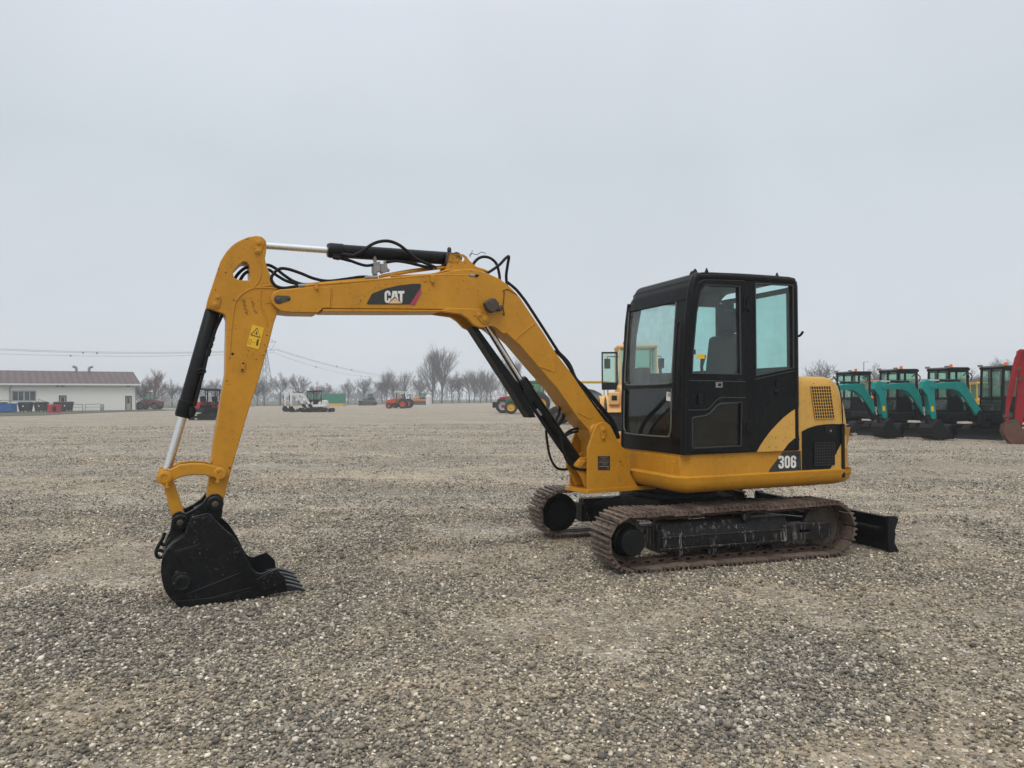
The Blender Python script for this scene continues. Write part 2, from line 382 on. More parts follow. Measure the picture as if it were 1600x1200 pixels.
# parts are stored in the frame of the root (X = F, Y = L there)
EX.matrix_basis = U.mat()
for bc, s in ((.84, 1), (-.84, -1)):
    make_track(bc, None)
    # sprocket with teeth and drive motor
    mb = MB(); n = 15
    for sb in (0,):
        oo = []
        for k in range(n*4):
            an = 2*math.pi*k/(n*4); r = (.168, .196, .196, .168)[k % 4]; oo.append((SA+r*math.cos(an), ZC+r*math.sin(an)))
        mb.slab(U, oo, bc-.02, bc+.02)
    ax = U.L*s
    mb.build('sprocket', M['grime'], EX)
    MB().lathe(U.w(SA, bc-s*.075, ZC), U.L, [(.05, -.01), (.205, -.008), (.205, .008), (.05, .01)], 32).build('motor_guard', M['black'], EX)
    MB().lathe(U.w(SA, bc, ZC), ax, [(.145, -.12), (.145, .03), (.136, .045), (.134, .065), (.120, .075), (.116, .15), (.107, .166), (.02, .17)], 32).build('drive_motor', M['black'], EX, bevel=.003)
    bl = MB()
    for k in range(12):
        an = k*math.pi/6; p = U.w(SA+.137*math.cos(an), bc+s*.045, ZC+.137*math.sin(an)); bl.lathe(p, ax, [(.009, 0), (.009, .012)], 6)
    bl.build('bolt_ring', M['black'], EX)
    # idler
    MB().lathe(U.w(IA, bc, ZC), ax, [(.06, -.05), (.14, -.035), (.155, -.04), (.172, -.045), (.186, -.03), (.195, -.022), (.195, .022), (.186, .03), (.172, .045), (.155, .04), (.14, .035), (.06, .05), (.05, .07)], 32).build('idler', M['grime'], EX)
    # track frame: box beam with sloped top, idler yoke, roller guard
    fb = MB()
    fb.slaba(U, [(bc-.10, .15), (bc+.105*1, .15), (bc+.12, .18), (bc+.12, .285), (bc+.06, .392), (bc-.07, .392), (bc-.12, .30)] if s > 0 else
             [(bc-.12, .18), (bc-.105, .15), (bc+.10, .15), (bc+.12, .30), (bc+.07, .392), (bc-.06, .392), (bc-.12, .285)], .68, -.62)
    fb.build('track_frame', FRM, EX, bevel=.008)
    rb = MB()
    rb.box(U, .70, -.62, bc+s*.121, bc+s*.135, .273, .285); rb.box(U, .70, -.62, bc+s*.121, bc+s*.133, .172, .186)
    rb.box(U, .72, .685, bc-.11, bc+.11, .15, .34)
    rb.build('frame_rail', FRM, EX, bevel=.003)
    yk = MB()
    yk.slab(U, [(-.55, .17), (-.55, .31), (-.68, .33), (-1.06, .315), (-1.08, .20), (-.95, .165)], bc+s*.07, bc+s*.135, holes=[[(-.72, .235), (-.72, .265), (-.84, .265), (-.84, .235)]])
    yk.slab(U, [(-.60, .19), (-.60, .30), (-1.05, .30), (-1.05, .20)], bc-s*.075, bc-s*.105)
    yk.build('idler_yoke', FRM, EX, bevel=.006)
    for k in range(4):
        x = .50-.33*k; yr_ = .142
        MB().lathe(U.w(x, bc, yr_), ax, [(.03, -.095), (.045, -.09), (.052, -.06), (.040, -.055), (.040, .055), (.052, .06), (.045, .092), (.028, .096)], 20).build('track_roller', FRM, EX)
    MB().lathe(U.w(-.18, bc, .41), ax, [(.02, -.09), (.035, -.085), (.035, .07), (.042, .075), (.042, .115), (.02, .12)], 18).build('carrier_roller', FRM, EX)
# centre frame, X legs, slew ring
cf = MB()
cf.slabz(U, [(.42, -.42), (.5, -.2), (.5, .2), (.42, .42), (-.42, .42), (-.5, .2), (-.5, -.2), (-.42, -.42)], .33, .52)
for s in (1, -1):
    for q in (1, -1):
        cf.hexa([U.w(.42*q, .30*s, .24), U.w(.12*q, .34*s, .24), U.w(.26*q, .70*s, .20), U.w(.60*q, .70*s, .20),
                 U.w(.42*q, .30*s, .50), U.w(.12*q, .34*s, .50), U.w(.26*q, .70*s, .355), U.w(.60*q, .70*s, .355)])
cf.build('centre_frame', BLK, EX, bevel=.01)
MB().lathe(U.w(0, 0, .52), (0, 0, 1), [(.44, 0), (.44, .04), (.40, .045), (.40, .09), (.43, .095), (.43, .125)], 40).build('slew_ring', BLK, EX)
# blade and its push arms
bp = MB()
prof = [(-1.66, .02), (-1.60, .015), (-1.655, .10), (-1.665, .17), (-1.65, .26), (-1.61, .335), (-1.635, .342), (-1.69, .26), (-1.71, .17), (-1.70, .10)]
bp.slab(U, [(a-.075, z) for a, z in prof], -1.03, 1.015)
blade = bp.build('blade', BLK, EX, bevel=.004)
for b0 in (1.015, -1.03):
    be = MB(); be.slab(U, [(-1.67, .005), (-1.80, .0), (-1.745, .09), (-1.742, .2), (-1.79, .315), (-1.77, .345), (-1.675, .35), (-1.665, .3), (-1.665, .1)], b0, b0+.03)
    if b0 > 0: be.lathe(U.w(-1.71, 1.04, .305), U.L, [(.012, 0), (.012, .012), (.004, .013)], 12)
    be.build('blade_end_plate', BLK, blade, bevel=.003)
br = MB(); br.box(U, -1.60, -1.69, -.96, .96, .20, .235)
for s in (-.42, .42):
    br.hexa([U.w(-1.66, s-.05, .10), U.w(-1.66, s+.05, .10), U.w(-.45, s*.8+.05, .24), U.w(-.45, s*.8-.05, .24),
             U.w(-1.66, s-.05, .22), U.w(-1.66, s+.05, .22), U.w(-.45, s*.8+.05, .37), U.w(-.45, s*.8-.05, .37)])
br.build('blade_arm', BLK, EX, bevel=.005)
bc_ = MB(); bc_.cyl(U.w(-.45, 0, .42), U.w(-1.1, 0, .36), .05, 16); bc_.build('blade_cylinder', BLK, EX)
bc2 = MB(); bc2.hexa([U.w(-.5, -.9, .40), U.w(-.5, -.3, .40), U.w(-.62, -.3, .40), U.w(-.62, -.9, .40), U.w(-.48, -.9, .55), U.w(-.48, -.3, .6), U.w(-.50, -.3, .6), U.w(-.50, -.9, .55)])

# ---- house: deck, skirt, panels
BN = .95
def S(x, y): return H.px(x, y, BN)
aF = S(1068, 712)[0]                     # front of the side panel
zs_top = S(1150, 741)[1]; zs_bot = S(1150, 766.5)[1]; zp_top = S(1150, 707.5)[1]
RRAD = 1.66
def plan(ins, a0=None, cut=.08):         # plan outline of the house, inset by ins, rounded rear
    a0 = aF+.0 if a0 is None else a0
    R_ = RRAD-ins; b = BN-ins; th0 = math.asin(min(.999, (b-.10)/R_)); pts = [(a0-ins, b-cut), (a0-cut-ins*.5, b)]
    arc = []
    ca = -R_*math.cos(th0)
    arc.append((ca+.18, b)); arc.append((ca+.11, b-.006)); arc.append((ca+.05, b-.03)); arc.append((ca+.015, b-.065))
    for k in range(13):
        th = th0*(1-k/6); arc.append((-R_*math.cos(th), R_*math.sin(th)))
    arc += [(x, -y) for x, y in arc[:4]][::-1]
    pts += arc + [(a0-cut-ins*.5, -b), (a0-ins, -b+cut)]
    return pts
def plate_loft(levels, **k):
    return MB().loft([[H.w(a, b, z) for a, b in plan(ins, **k)] for ins, z in levels])
aK = S(1062, 750)[0]+.0
plate_loft([(.10, zs_bot-.01), (.045, zs_bot+.012), (.012, zs_bot+.045), (.0, zs_bot+.09), (-.006, zs_top-.012), (.012, zs_top), (.06, zs_top+.001)], a0=aK).build('skirt', YEL, EX, smooth=50)
# deck body above the skirt (front part, up to the cab floor)
dk = plate_loft([(.022, zs_top-.02), (.022, zp_top)])
dk.build('deck_side', YEL, EX, bevel=.006)
sm = MB()                                  # panel seams and bolts on the deck front
F_a = aF-.022
for (x, y) in ((985.5, 711), (985.5, 729), (1052.5, 722), (1052.5, 742)):
    b_, z_ = H.pxa(x, y, F_a); sm.lathe(H.w(F_a, b_, z_), H.F, [(.011, 0), (.011, .006), (.004, .01)], 10)
sm.build('panel_bolts', YEL, EX)
def front_quad(mb, pts, a, t=.003, m=0):
    q = [H.pxa(x, y, a) for x, y in pts]; mb.slaba(H, q, a, a+t, m=m)
vt = MB()
for y in (723.5, 727.3, 731.2):
    dx = 1.2 if y != 727.3 else 0
    front_quad(vt, [(989.8+dx, y-1), (996-.2, y), (996.6, y+1.9), (990.6+dx, y+.9)], F_a, .003)
vt.build('air_slot', M['hole'], EX)
pn = MB(); front_quad(pn, [(983.5, 705.5), (1053.5, 713), (1053.8, 745.5), (983.5, 733)], F_a-.001, .006)
pn.build('front_panel', YEL, EX, bevel=.003)

# ---- engine hood
zh0 = zs_top+.001; zh1 = S(1290, 587.5)[1]
aH0 = S(1249.5, 650)[0]
zsplit = S(1318, 662)[1]
def hoodplan(ins, insr): 
    p = [(a, b) for a, b in plan(ins, a0=aH0+ins+.001, cut=.002)]
    return [(max(a, -RRAD+insr) if a < -1.2 else a, b) for a, b in p]
zg = S(1318, 604)[1]; HK = (.050-.025)/(zg-zsplit)
lev = [(.025, zh0, .0), (.025, zsplit, .015), (.025+HK*(zg-zsplit)*.45, zsplit+(zg-zsplit)*.45, .035), (.025+HK*(zg-zsplit)*.75, zsplit+(zg-zsplit)*.75, .075), (.050, zg, .12), (.058, zg+(zh1-zg)*.45, .17), (.075, zg+(zh1-zg)*.78, .23), (.10, zg+(zh1-zg)*.95, .30), (.16, zh1, .38)]
hb = MB()
def hood_section(ins, z, rear):
    p = plan(ins, a0=aH0+ins, cut=.002); q = []
    for a, b in p:
        if a < -.9: a = a + rear*((-.9-a)/.76 if False else min(1, (-.9-a)/.6))*.85
        q.append(H.w(a, b, z))
    return q
hb.loft([hood_section(i, z, r) for i, z, r in lev])
hood = hb.build('engine_hood', M['hood'], EX, smooth=40)
# counterweight: the lower rear band, and the upper rear cap line
cw = MB(); secs = []
a_cw = S(1320.5, 700)[0]
zc0, zc1 = zs_bot+.03, zsplit-.01
def cwplan(o):
    p = plan(-o, a0=aF)[2:-2]; q = [(a, b) for a, b in p if a < -1.36]
    q = [(a_cw, BN+o)] + q + [(a_cw, -BN-o)]; return q + [(a_cw, -.6), (a_cw, .6)]
for o_, z in ((-.09, zc0-.03), (-.03, zc0), (.008, zc0+.06), (.012, zs_top-.005), (.004, zs_top+.01), (.002, zc1-.03), (-.012, zc1-.005), (-.04, zc1)):
    secs.append([H.w(a, b, z) for a, b in cwplan(o_)])
cw.loft(secs).build('counterweight', YEL, EX, smooth=40)
gp = MB()                                   # dark strip stands in for the shaded gap in front of the counterweight
g0 = S(1316, 700)[0]
gp.box(H, g0, a_cw+.004, BN-.020, BN+.001, zs_bot+.06, zc1+.01); gp.build('gap_shade_strip', M['rubber'], EX)
sw = MB()                                   # rear cover seam on the hood
sw_pts = [(1301.5, 588.5), (1307, 596), (1311.5, 610), (1314.3, 627), (1315.6, 645), (1316, 661)]
sw.tube(curve([H.w(*(lambda q: (q[0], BN-.03-.0*q[1], q[1]))(H.px(x, y, BN-.035))) for x, y in sw_pts]), .006, 6)
sw.build('cover_seam', M['hole'], hood)
# grilles: dark recess with a real lattice in front
pcol0 = paint('grey black mesh', (.03, .03, .032), .5)
def grille(c4, nc, nr, ins0, ins1, mt, par):
    (x0, y0), (x1, y1), (x2, y2), (x3, y3) = c4    # tl, tr, br, bl
    def pt(u, v, off):
        x = (x0*(1-u)+x1*u)*(1-v)+(x3*(1-u)+x2*u)*v; y = (y0*(1-u)+y1*u)*(1-v)+(y3*(1-u)+y2*u)*v
        b = BN-(ins0*(1-v)+ins1*v); a, z = H.px(x, y, b); return H.w(a, b+off, z)
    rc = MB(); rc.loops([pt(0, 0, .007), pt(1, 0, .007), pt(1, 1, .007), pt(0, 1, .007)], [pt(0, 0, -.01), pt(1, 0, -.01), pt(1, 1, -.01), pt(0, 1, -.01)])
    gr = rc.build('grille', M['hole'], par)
    br_ = MB()
    for i in range(nc+1): br_.bar(pt(i/nc, 0, .0095), pt(i/nc, 1, .0095), .0062, .003, up=H.L)
    for j in range(nr+1): br_.bar(pt(0, j/nr, .0098), pt(1, j/nr, .0098), .0062, .003, up=H.L)
    br_.build('grille_mesh', mt, gr)
grille([(1266, 603.6), (1296.4, 603.2), (1303, 653), (1273, 654)], 8, 10, .050, .0265, M['hood'], EX)
# side door of the engine bay: black with a yellow corner
bd = MB(); b0 = BN-.024
def sidepoly(mb, pts, off, th=.004, m=0, par=None):
    q = [H.px(x, y, b0+off) for x, y in pts]; mb.slab(H, q, b0+off, b0+off+th, m=m)
door_out = [(1252.5, 674), (1262, 669), (1274, 665), (1288, 663), (1300, 662.3), (1312, 662.5), (1315.5, 664.5), (1316, 733.5), (1252.8, 735.5)]
sidepoly(bd, door_out, .001, .008); ed = bd.build('engine_door', M['cabblack'], EX, bevel=.003)
yc = MB(); sidepoly(yc, [(1314.3, 693.5), (1314.5, 733), (1297, 733.4), (1303.6, 721), (1304, 713)], .0095, .002); yc.build('yellow_corner', M['hood'], ed)
hs = MB(); sidepoly(hs, [(1252, 588.5), (1252.3, 669.5), (1262, 664.8), (1274, 661), (1288, 659)], .0, .0002)
grille([(1272, 691.8), (1303, 691.3), (1303, 726), (1272, 727.3)], 8, 8, .014, .014, pcol0, EX)
lk = MB(); sidepoly(lk, [(1288, 666), (1305.5, 666.3), (1305.5, 679.5), (1288, 679.3)], .009, .004); lk.build('door_latch', M['black'], ed, bevel=.002)
lk = MB(); q = H.px(1297.8, 673.2, b0+.013); lk.lathe(H.w(q[0], b0+.013, q[1]), H.L, [(.010, 0), (.010, .004), (.004, .006)], 14); lk.build('lock', M['steel'], ed)
lk = MB(); sidepoly(lk, [(1289.5, 667.5), (1293.2, 667.6), (1293.2, 678), (1289.5, 678)], .0131, .001); lk.build('latch_recess', M['hole'], ed)
# embossed mark on the hood
em = MB()
for pts in ([(1286.5, 594), (1288, 599.5), (1291, 594.5), (1293, 600)], [(1294.5, 600), (1293.6, 595.5), (1296.5, 594.5), (1299.5, 596), (1301.3, 600.3), (1297, 600.6), (1296, 597.5)]):
    em.tube([H.w(*(lambda q: (q[0], BN-.075, q[1]))(H.px(x, y, BN-.075))) for x, y in pts], .006, 5)
em.build('embossed_mark', M['hood'], hood)

# black number plate area on the deck and its digits
GLY = {
 '3': [[(0, .78), (0, 1), (.25, 1.04), (.75, 1.04), (1, .92), (1, .62), (.82, .53), (1, .44), (1, .1), (.75, -.04), (.25, -.04), (0, .08), (0, .3), (.36, .3), (.36, .16), (.5, .12), (.64, .17), (.64, .40), (.52, .45), (.3, .45), (.3, .61), (.52, .61), (.64, .66), (.64, .84), (.5, .89), (.36, .84), (.36, .76)]],
 '0': [[(0, .15), (0, .85), (.2, 1.0), (.5, 1.04), (.8, 1.0), (1, .85), (1, .15), (.8, 0), (.5, -.04), (.2, 0)], [(.36, .18), (.64, .18), (.64, .84), (.36, .84)]],
 '6': [[(0, .15), (0, .85), (.2, 1.0), (.5, 1.04), (.8, 1.0), (1, .88), (1, .70), (.64, .70), (.64, .84), (.5, .88), (.36, .84), (.36, .58), (.55, .63), (.85, .60), (1, .48), (1, .12), (.8, -.01), (.5, -.04), (.2, 0)], [(.36, .16), (.64, .16), (.64, .45), (.36, .45)]],
 'C': [[(0, .2), (0, .8), (.15, .95), (.4, 1.03), (.65, 1.03), (.9, .95), (1, .8), (1, .62), (.62, .62), (.62, .78), (.5, .84), (.38, .78), (.38, .22), (.5, .16), (.62, .22), (.62, .38), (1, .38), (1, .2), (.9, .06), (.6, -.02), (.4, -.02), (.15, .06)]],
 'A': [[(-.02, .20), (.20, 1), (.80, 1), (1.06, .20), (.78, .38), (.52, .56), (.26, .38)], [(.46, .60), (.58, .60), (.52, .82)]],
 'T': [[(0, .78), (0, 1), (1.1, 1), (1.1, .78), (.78, .78), (.78, 0), (.55, .03), (.36, .22), (.36, .78)]],
}
def glyph(mb, fr, ch, c4, b, th=.003, m=0):      # c4: pixel corners tl, tr, br, bl of the letter cell
    (x0, y0), (x1, y1), (x2, y2), (x3, y3) = c4
    ls = []
    for l in GLY[ch]:
        pp = []
        for u, v in l:
            v = 1-v; x = (x0*(1-u)+x1*u)*(1-v)+(x3*(1-u)+x2*u)*v; y = (y0*(1-u)+y1*u)*(1-v)+(y3*(1-u)+y2*u)*v
            pp.append(fr.px(x, y, b))
        ls.append(pp)
    mb.slab(fr, ls[0], b, b+th, holes=ls[1:], m=m)
np_ = MB(); q = [(1223.3, 706.3), (1250.6, 704.8), (1251.5, 735.8), (1200.8, 738.2), (1203, 733)]
bside = BN-.021
np_.slab(H, [H.px(x, y, bside) for x, y in q], bside, bside+.003)
npo = np_.build('number_panel', M['decal'], EX)
dg = MB()
for i, ch in enumerate('306'):
    x = 1216.3+i*9.6; glyph(dg, H, ch, [(x, 713-.2*i), (x+8.2, 712.8-.2*i), (x+8.2, 731-.3*i), (x, 731.3-.3*i)], bside+.0035, .002)
dg.build('number_lettering', M['white'], npo)
sc_ = MB()
for x, y in ((1246.3, 711.5), (1246.7, 731.5)):
    q = H.px(x, y, bside+.003); sc_.lathe(H.w(q[0], bside+.003, q[1]), H.L, [(.008, 0), (.008, .003)], 10)
sc_.build('panel_screw', M['hole'], npo)
# ---- cab
BI = -.155                                   # inner (right-hand) side of the cab
CB = M['cabblack']
def PS(pts, b=None): return H.P(pts, BN if b is None else b)
out_px = [(1070, 711), (1070.5, 640), (1072, 569), (1075.5, 495), (1081, 447), (1086, 433), (1096, 425.8), (1150, 427.2), (1234, 432.9), (1242.5, 436.5), (1246.3, 447), (1247.5, 552), (1249, 703)]
cab_az = PS(out_px)
door_px = [(1073, 706.5), (1072.3, 636), (1074.8, 568.7), (1082, 466.7), (1089.5, 442), (1098.7, 437), (1161, 438.3), (1166.4, 447), (1166.4, 701), (1161, 705.5)]
win_up = [(1080, 583.5), (1081.7, 549), (1087, 489), (1094, 455), (1101, 445.4), (1154, 448), (1156, 585)]
win_lo = [(1080, 654), (1082, 652), (1100, 649.5), (1108, 645), (1118, 634), (1124, 630.5), (1157.5, 628.5), (1156, 696.5), (1082, 700.2), (1080.4, 698)]
win_rr = [(1179.6, 443), (1238.8, 446), (1239.6, 575), (1181, 587)]
def shrink(pts, k):
    cx = sum(p[0] for p in pts)/len(pts); cy = sum(p[1] for p in pts)/len(pts)
    return [(x+(cx-x)*k, y+(cy-y)*k) for x, y in pts]
cab = MB()
cab.slab(H, cab_az, BN-.045, BN, holes=[PS(win_up), PS(win_lo), PS(win_rr)])
# far wall, same outline with its own windows
def FB(pts): return H.P(pts, BI)
far_w1 = FB([(999, 482), (1012, 478), (1118, 470), (1119, 560), (1122, 578), (1040, 583), (986, 585), (988, 545)])
far_az = [(a-(.0 if i < 3 else (.02 if i == 3 else (.10 if i < 7 else 0))), min(z, max(p[1] for p in cab_az)-.155)) for i, (a, z) in enumerate(cab_az)]
cab.slab(H, far_az, BI, BI+.045, holes=[far_w1])
# front / roof / back skins swept across the cab, with openings
fp = [cab_az[i] for i in range(0, 6)] ; fp = fp[:]
def thick(p, q, d):                        # inward normal of a profile segment
    v = Vector((q[0]-p[0], q[1]-p[1])); n_ = Vector((v.y, -v.x)).normalized()
    return n_*d
cen = Vector((sum(p[0] for p in cab_az)/len(cab_az), sum(p[1] for p in cab_az)/len(cab_az)))
def skin(mb, prof, b0, b1, d=.035, out=0.0):
    for i in range(len(prof)-1):
        p, q = Vector(prof[i]), Vector(prof[i+1]); n_ = thick(p, q, 1)
        if n_.dot(cen-p) < 0: n_ = -n_
        p, q = p-n_*out, q-n_*out
        a = [H.w(p.x, b0, p.y), H.w(q.x, b0, q.y), H.w(q.x, b1, q.y), H.w(p.x, b1, p.y)]
        p2, q2 = p+n_*d, q+n_*d
        mb.hexa(a+[H.w(p2.x, b0, p2.y), H.w(q2.x, b0, q2.y), H.w(q2.x, b1, q2.y), H.w(p2.x, b1, p2.y)])
# front profile in world metres by height
def front_a(z):
    pr = cab_az[:7]
    for i in range(len(pr)-1):
        if pr[i][1] <= z <= pr[i+1][1]:
            k = (z-pr[i][1])/(pr[i+1][1]-pr[i][1]); return pr[i][0]+(pr[i+1][0]-pr[i][0])*k
    return pr[0][0] if z < pr[0][1] else pr[-1][0]
def fz(x, y, a_guess=None):                # height of a front-face pixel
    a = aF
    for _ in range(4): b, z = H.pxa(x, y, a); a = front_a(z)
    return b, z
z_lo0 = fz(1050, 684)[1]; z_lo1 = fz(1049, 606)[1]; z_up0 = fz(1049, 600)[1]; z_up1 = fz(1057, 471)[1]
zc_bot = cab_az[0][1]; zc_top = max(p[1] for p in cab_az)
bW0 = fz(977, 560)[0]; bW1 = fz(1052, 560)[0]
def fprof(za, zb, n=6): return [(front_a(za+(zb-za)*i/n), za+(zb-za)*i/n) for i in range(n+1)]
skin(cab, fprof(zc_bot, z_lo0), BI+.02, BN-.02)
skin(cab, fprof(z_lo1, z_up0, 2), bW0, bW1, .03)
skin(cab, fprof(zc_bot, z_up1-.03, 14), BI+.01, bW0, .05)
skin(cab, fprof(zc_bot, z_up1+.02, 14), bW1, BN-.02, .05)
topf = fprof(z_up1, cab_az[5][1], 5)
skin(cab, topf[:2], BI+.02, BN-.02)
roofp = [cab_az[6], cab_az[7], cab_az[8], cab_az[9], cab_az[10]]
backp = [cab_az[10], cab_az[11], cab_az[12]]
aB_ = cab_az[11][0]; bR0, zR1 = H.pxa(1147, 474, aB_); bR1, zR0 = H.pxa(1234, 573, aB_)
skin(cab, backp, BI+.02, bR0); skin(cab, backp, bR1, BN-.02)
skin(cab, [cab_az[10], (aB_, zR1)], bR0, bR1)
skin(cab, [(aB_-.001, zR0), cab_az[12]], bR0, bR1)
cab.box(H, cab_az[0][0]-.02, cab_az[12][0]+.02, BI+.03, BN-.03, zc_bot, zc_bot+.04)
CAB = cab.build('cab', CB, EX, smooth=30)
# rounded posts and roof rails
ps = MB()
fr_pts = [(front_a(z)-.028, z) for z in [zc_bot+(cab_az[5][1]-zc_bot)*i/14 for i in range(15)]]
rp_ = [(cab_az[6][0]-.02, cab_az[6][1]-.036), (cab_az[7][0], cab_az[7][1]-.034), (cab_az[8][0], cab_az[8][1]-.034), (cab_az[9][0]+.02, cab_az[9][1]-.04), (cab_az[10][0]+.03, cab_az[10][1]-.02), (cab_az[11][0]+.03, cab_az[11][1]), (cab_az[12][0]+.03, cab_az[12][1])]
ps.tube(curve([H.w(a, BN-.03, z) for a, z in fr_pts]+[H.w(a, BN-.03, z) for a, z in rp_], 3), .041, 12)
ps.tube([H.w(a+.005, BI+.024, z) for a, z in fr_pts if z < zc_top-.14], .028, 12)
ps.build('cab_post', CB, CAB, smooth=60)
def capline(prof, bs, dfun, d=.03):
    mb = MB(); n = len(prof); V1, V2 = [], []
    for i, p in enumerate(prof):
        p0, p1 = Vector(prof[max(i-1, 0)]), Vector(prof[min(i+1, n-1)]); t_ = (p1-p0).normalized(); n_ = Vector((t_.y, -t_.x))
        if n_.dot(cen-Vector(p)) < 0: n_ = -n_
        for b_ in bs:
            k = dfun(b_); k = -.006+(k+.006)*min(1, .25+abs(n_.y)*1.2); q = Vector(p)+n_*k; V1.append(H.w(q.x, b_, q.y)); q = Vector(p)+n_*(k+d); V2.append(H.w(q.x, b_, q.y))
    m_ = len(bs); N = n*m_; fs = []
    for i in range(n-1):
        for j in range(m_-1): a = i*m_+j; fs += [(a, a+1, a+m_+1, a+m_), (N+a, N+a+m_, N+a+m_+1, N+a+1)]
    for i in range(n-1): fs += [(i*m_, (i+1)*m_, N+(i+1)*m_, N+i*m_), (i*m_+m_-1, N+i*m_+m_-1, N+(i+1)*m_+m_-1, (i+1)*m_+m_-1)]
    for j in range(m_-1): fs += [(j, N+j, N+j+1, j+1), ((n-1)*m_+j, (n-1)*m_+j+1, N+(n-1)*m_+j+1, N+(n-1)*m_+j)]
    return mb.add(V1+V2, fs)
RC = .17
def rdrop(b_):
    u = (b_-BI)/RC
    if u >= 1: return -.006
    return RC*(1-math.sqrt(max(0, 1-(1-u)**2)))*.9-.006
capb = [BI+RC*x for x in (.015, .04, .09, .17, .28, .42, .6, .8, 1.0)]+[BN-.03]
capp = [(p.x, p.y) for p in curve([Vector((a, z, 0)) for a, z in (topf[0:]+[cab_az[6], cab_az[7], cab_az[8], cab_az[9]])], 4)]
rf = capline(capp, capb, rdrop)
rt = zc_top
roof = rf.build('roof', CB, CAB, smooth=50)
rb_ = MB()
for x, y in ((1104, 423.6), (1214, 430.5)):
    q = H.px(x, y, BN-.05); rb_.lathe(H.w(q[0], BN-.05, q[1]-.02), (0, 0, 1), [(.016, 0), (.016, .02), (.008, .035), (.008, .045)], 10)
for x, y in ((1081, 427), (1086, 423.5)):
    q = H.px(x, y, BN-.1); rb_.lathe(H.w(q[0], BN-.1, q[1]-.03), (0, 0, 1), [(.02, 0), (.02, .03), (.006, .05)], 8)
rb_.build('roof_bolt', M['black'], roof)
# door: a proud panel with its own glass
dr = MB(); dr.slab(H, PS(door_px), BN+.001, BN+.016, holes=[PS(win_up, BN), PS(win_lo, BN)])
DOOR = dr.build('cab_door', CB, CAB, bevel=.006)
rr_ = MB()
for w_ in (win_up, win_lo): 
    P_ = [H.w(a, BN+.013, z) for a, z in PS(w_)]; rr_.tube(P_+[P_[0], P_[1]], .0075, 6)
P_ = [H.w(a, BN+.003, z) for a, z in PS(win_rr)]; rr_.tube(P_+[P_[0], P_[1]], .008, 6)
# pressed line across the door and around the handle
for pts in ([(1075, 594.5), (1163, 596.5)], [(1074, 640.5), (1098, 640.5), (1107, 637), (1116, 627), (1122, 622.5), (1132, 621), (1163, 621.5)], [(1180, 592.5), (1244, 578.5)]):
    rr_.tube(curve([H.w(a, BN+(.016 if pts[0][0] < 1150 else .001), z) for a, z in PS(pts)], 3), .0045, 6)
rr_.build('window_trim', M['trim'], CAB)
dgp = MB(); P_ = [H.w(a, BN+.002, z) for a, z in PS([(x+(-1 if x < 1100 else 1)*.7, y) for x, y in door_px])]; dgp.tube(P_+[P_[0], P_[1]], .0065, 5); dgp.build('door_gap_shade', M['hole'], CAB)  # near-black tube paints the shaded gap around the door
def pane(fr_pts_, b, mt, name, par): MB().slab(H, fr_pts_, b-.003, b+.003).build(name, mt, par, smooth=0)
pane(PS(shrink(win_up, -.01)), BN-.01, M['glass'], 'door_glass', DOOR)
pane(PS(shrink(win_lo, -.01)), BN-.01, M['glass_dark'], 'lower_door_glass', DOOR)
pane(PS(shrink(win_rr, -.01)), BN-.02, M['glass'], 'rear_side_glass', CAB)
pane(shrink(far_w1, -.01), BI+.02, M['glass'], 'right_side_glass', CAB); MB().box(H, aB_+.015, aB_+.02, bR0-.01, bR1+.01, zR0-.01, zR1+.01).build('rear_glass', M['glass'], CAB, smooth=0)
def front_glass(z0, z1, mt, name, off=.02):
    mb = MB(); p = fprof(z0, z1, 8)
    mb.loops([H.w(a-off, bW0-.02, z) for a, z in p]+[H.w(a-off, bW1+.02, z) for a, z in p][::-1], [H.w(a-off-.005, bW0-.02, z) for a, z in p]+[H.w(a-off-.005, bW1+.02, z) for a, z in p][::-1])
    return mb.build(name, mt, CAB, smooth=0)
front_glass(z_up0-.01, z_up1+.01, M['glass_dusty'], 'windscreen')
front_glass(z_lo0-.01, z_lo1+.01, M['glass_dark'], 'lower_windscreen')
sl_ = MB()                                   # grey seals around the front panes, rounded lower corners
def fpt(b, z, off): return H.w(front_a(z)-off, b, z)
r_ = .09
for z0, z1, off in ((z_lo0+.005, z_lo1-.01, -.004), (z_up0+.004, z_up1-.005, -.002)):
    pts = [fpt(bW0+.01, z1, off), fpt(bW0+.01, z0+r_, off), fpt(bW0+.01+r_*.3, z0+r_*.3, off), fpt(bW0+.01+r_, z0, off), fpt(bW1-.01-r_, z0, off), fpt(bW1-.01-r_*.3, z0+r_*.3, off), fpt(bW1-.01, z0+r_, off), fpt(bW1-.01, z1, off)]
    sl_.tube(curve(pts, 4), .0075, 6)
sl_.build('window_seal', M['rubber_seal'], CAB)
# paper sheet taped inside the lower pane
pp = MB(); c4 = [fz(x, y) for x, y in ((1040, 612), (1050.3, 614.5), (1050, 628), (1039, 625.5))]
pp.loops([H.w(front_a(z)-.012, b, z) for b, z in c4], [H.w(front_a(z)-.014, b, z) for b, z in c4])
pp.build('paper_sheet', M['white'], CAB, smooth=0)
pl = MB()
for k in range(4):
    c4 = [fz(x, y+k*1.5) for x, y in ((1041.5, 614), (1048.8, 615.6), (1048.8, 616.2), (1041.5, 614.7))]
    pl.loops([H.w(front_a(z)-.0105, b, z) for b, z in c4], [H.w(front_a(z)-.0115, b, z) for b, z in c4])
pl.build('printed_lines', M['decal'], CAB, smooth=0)
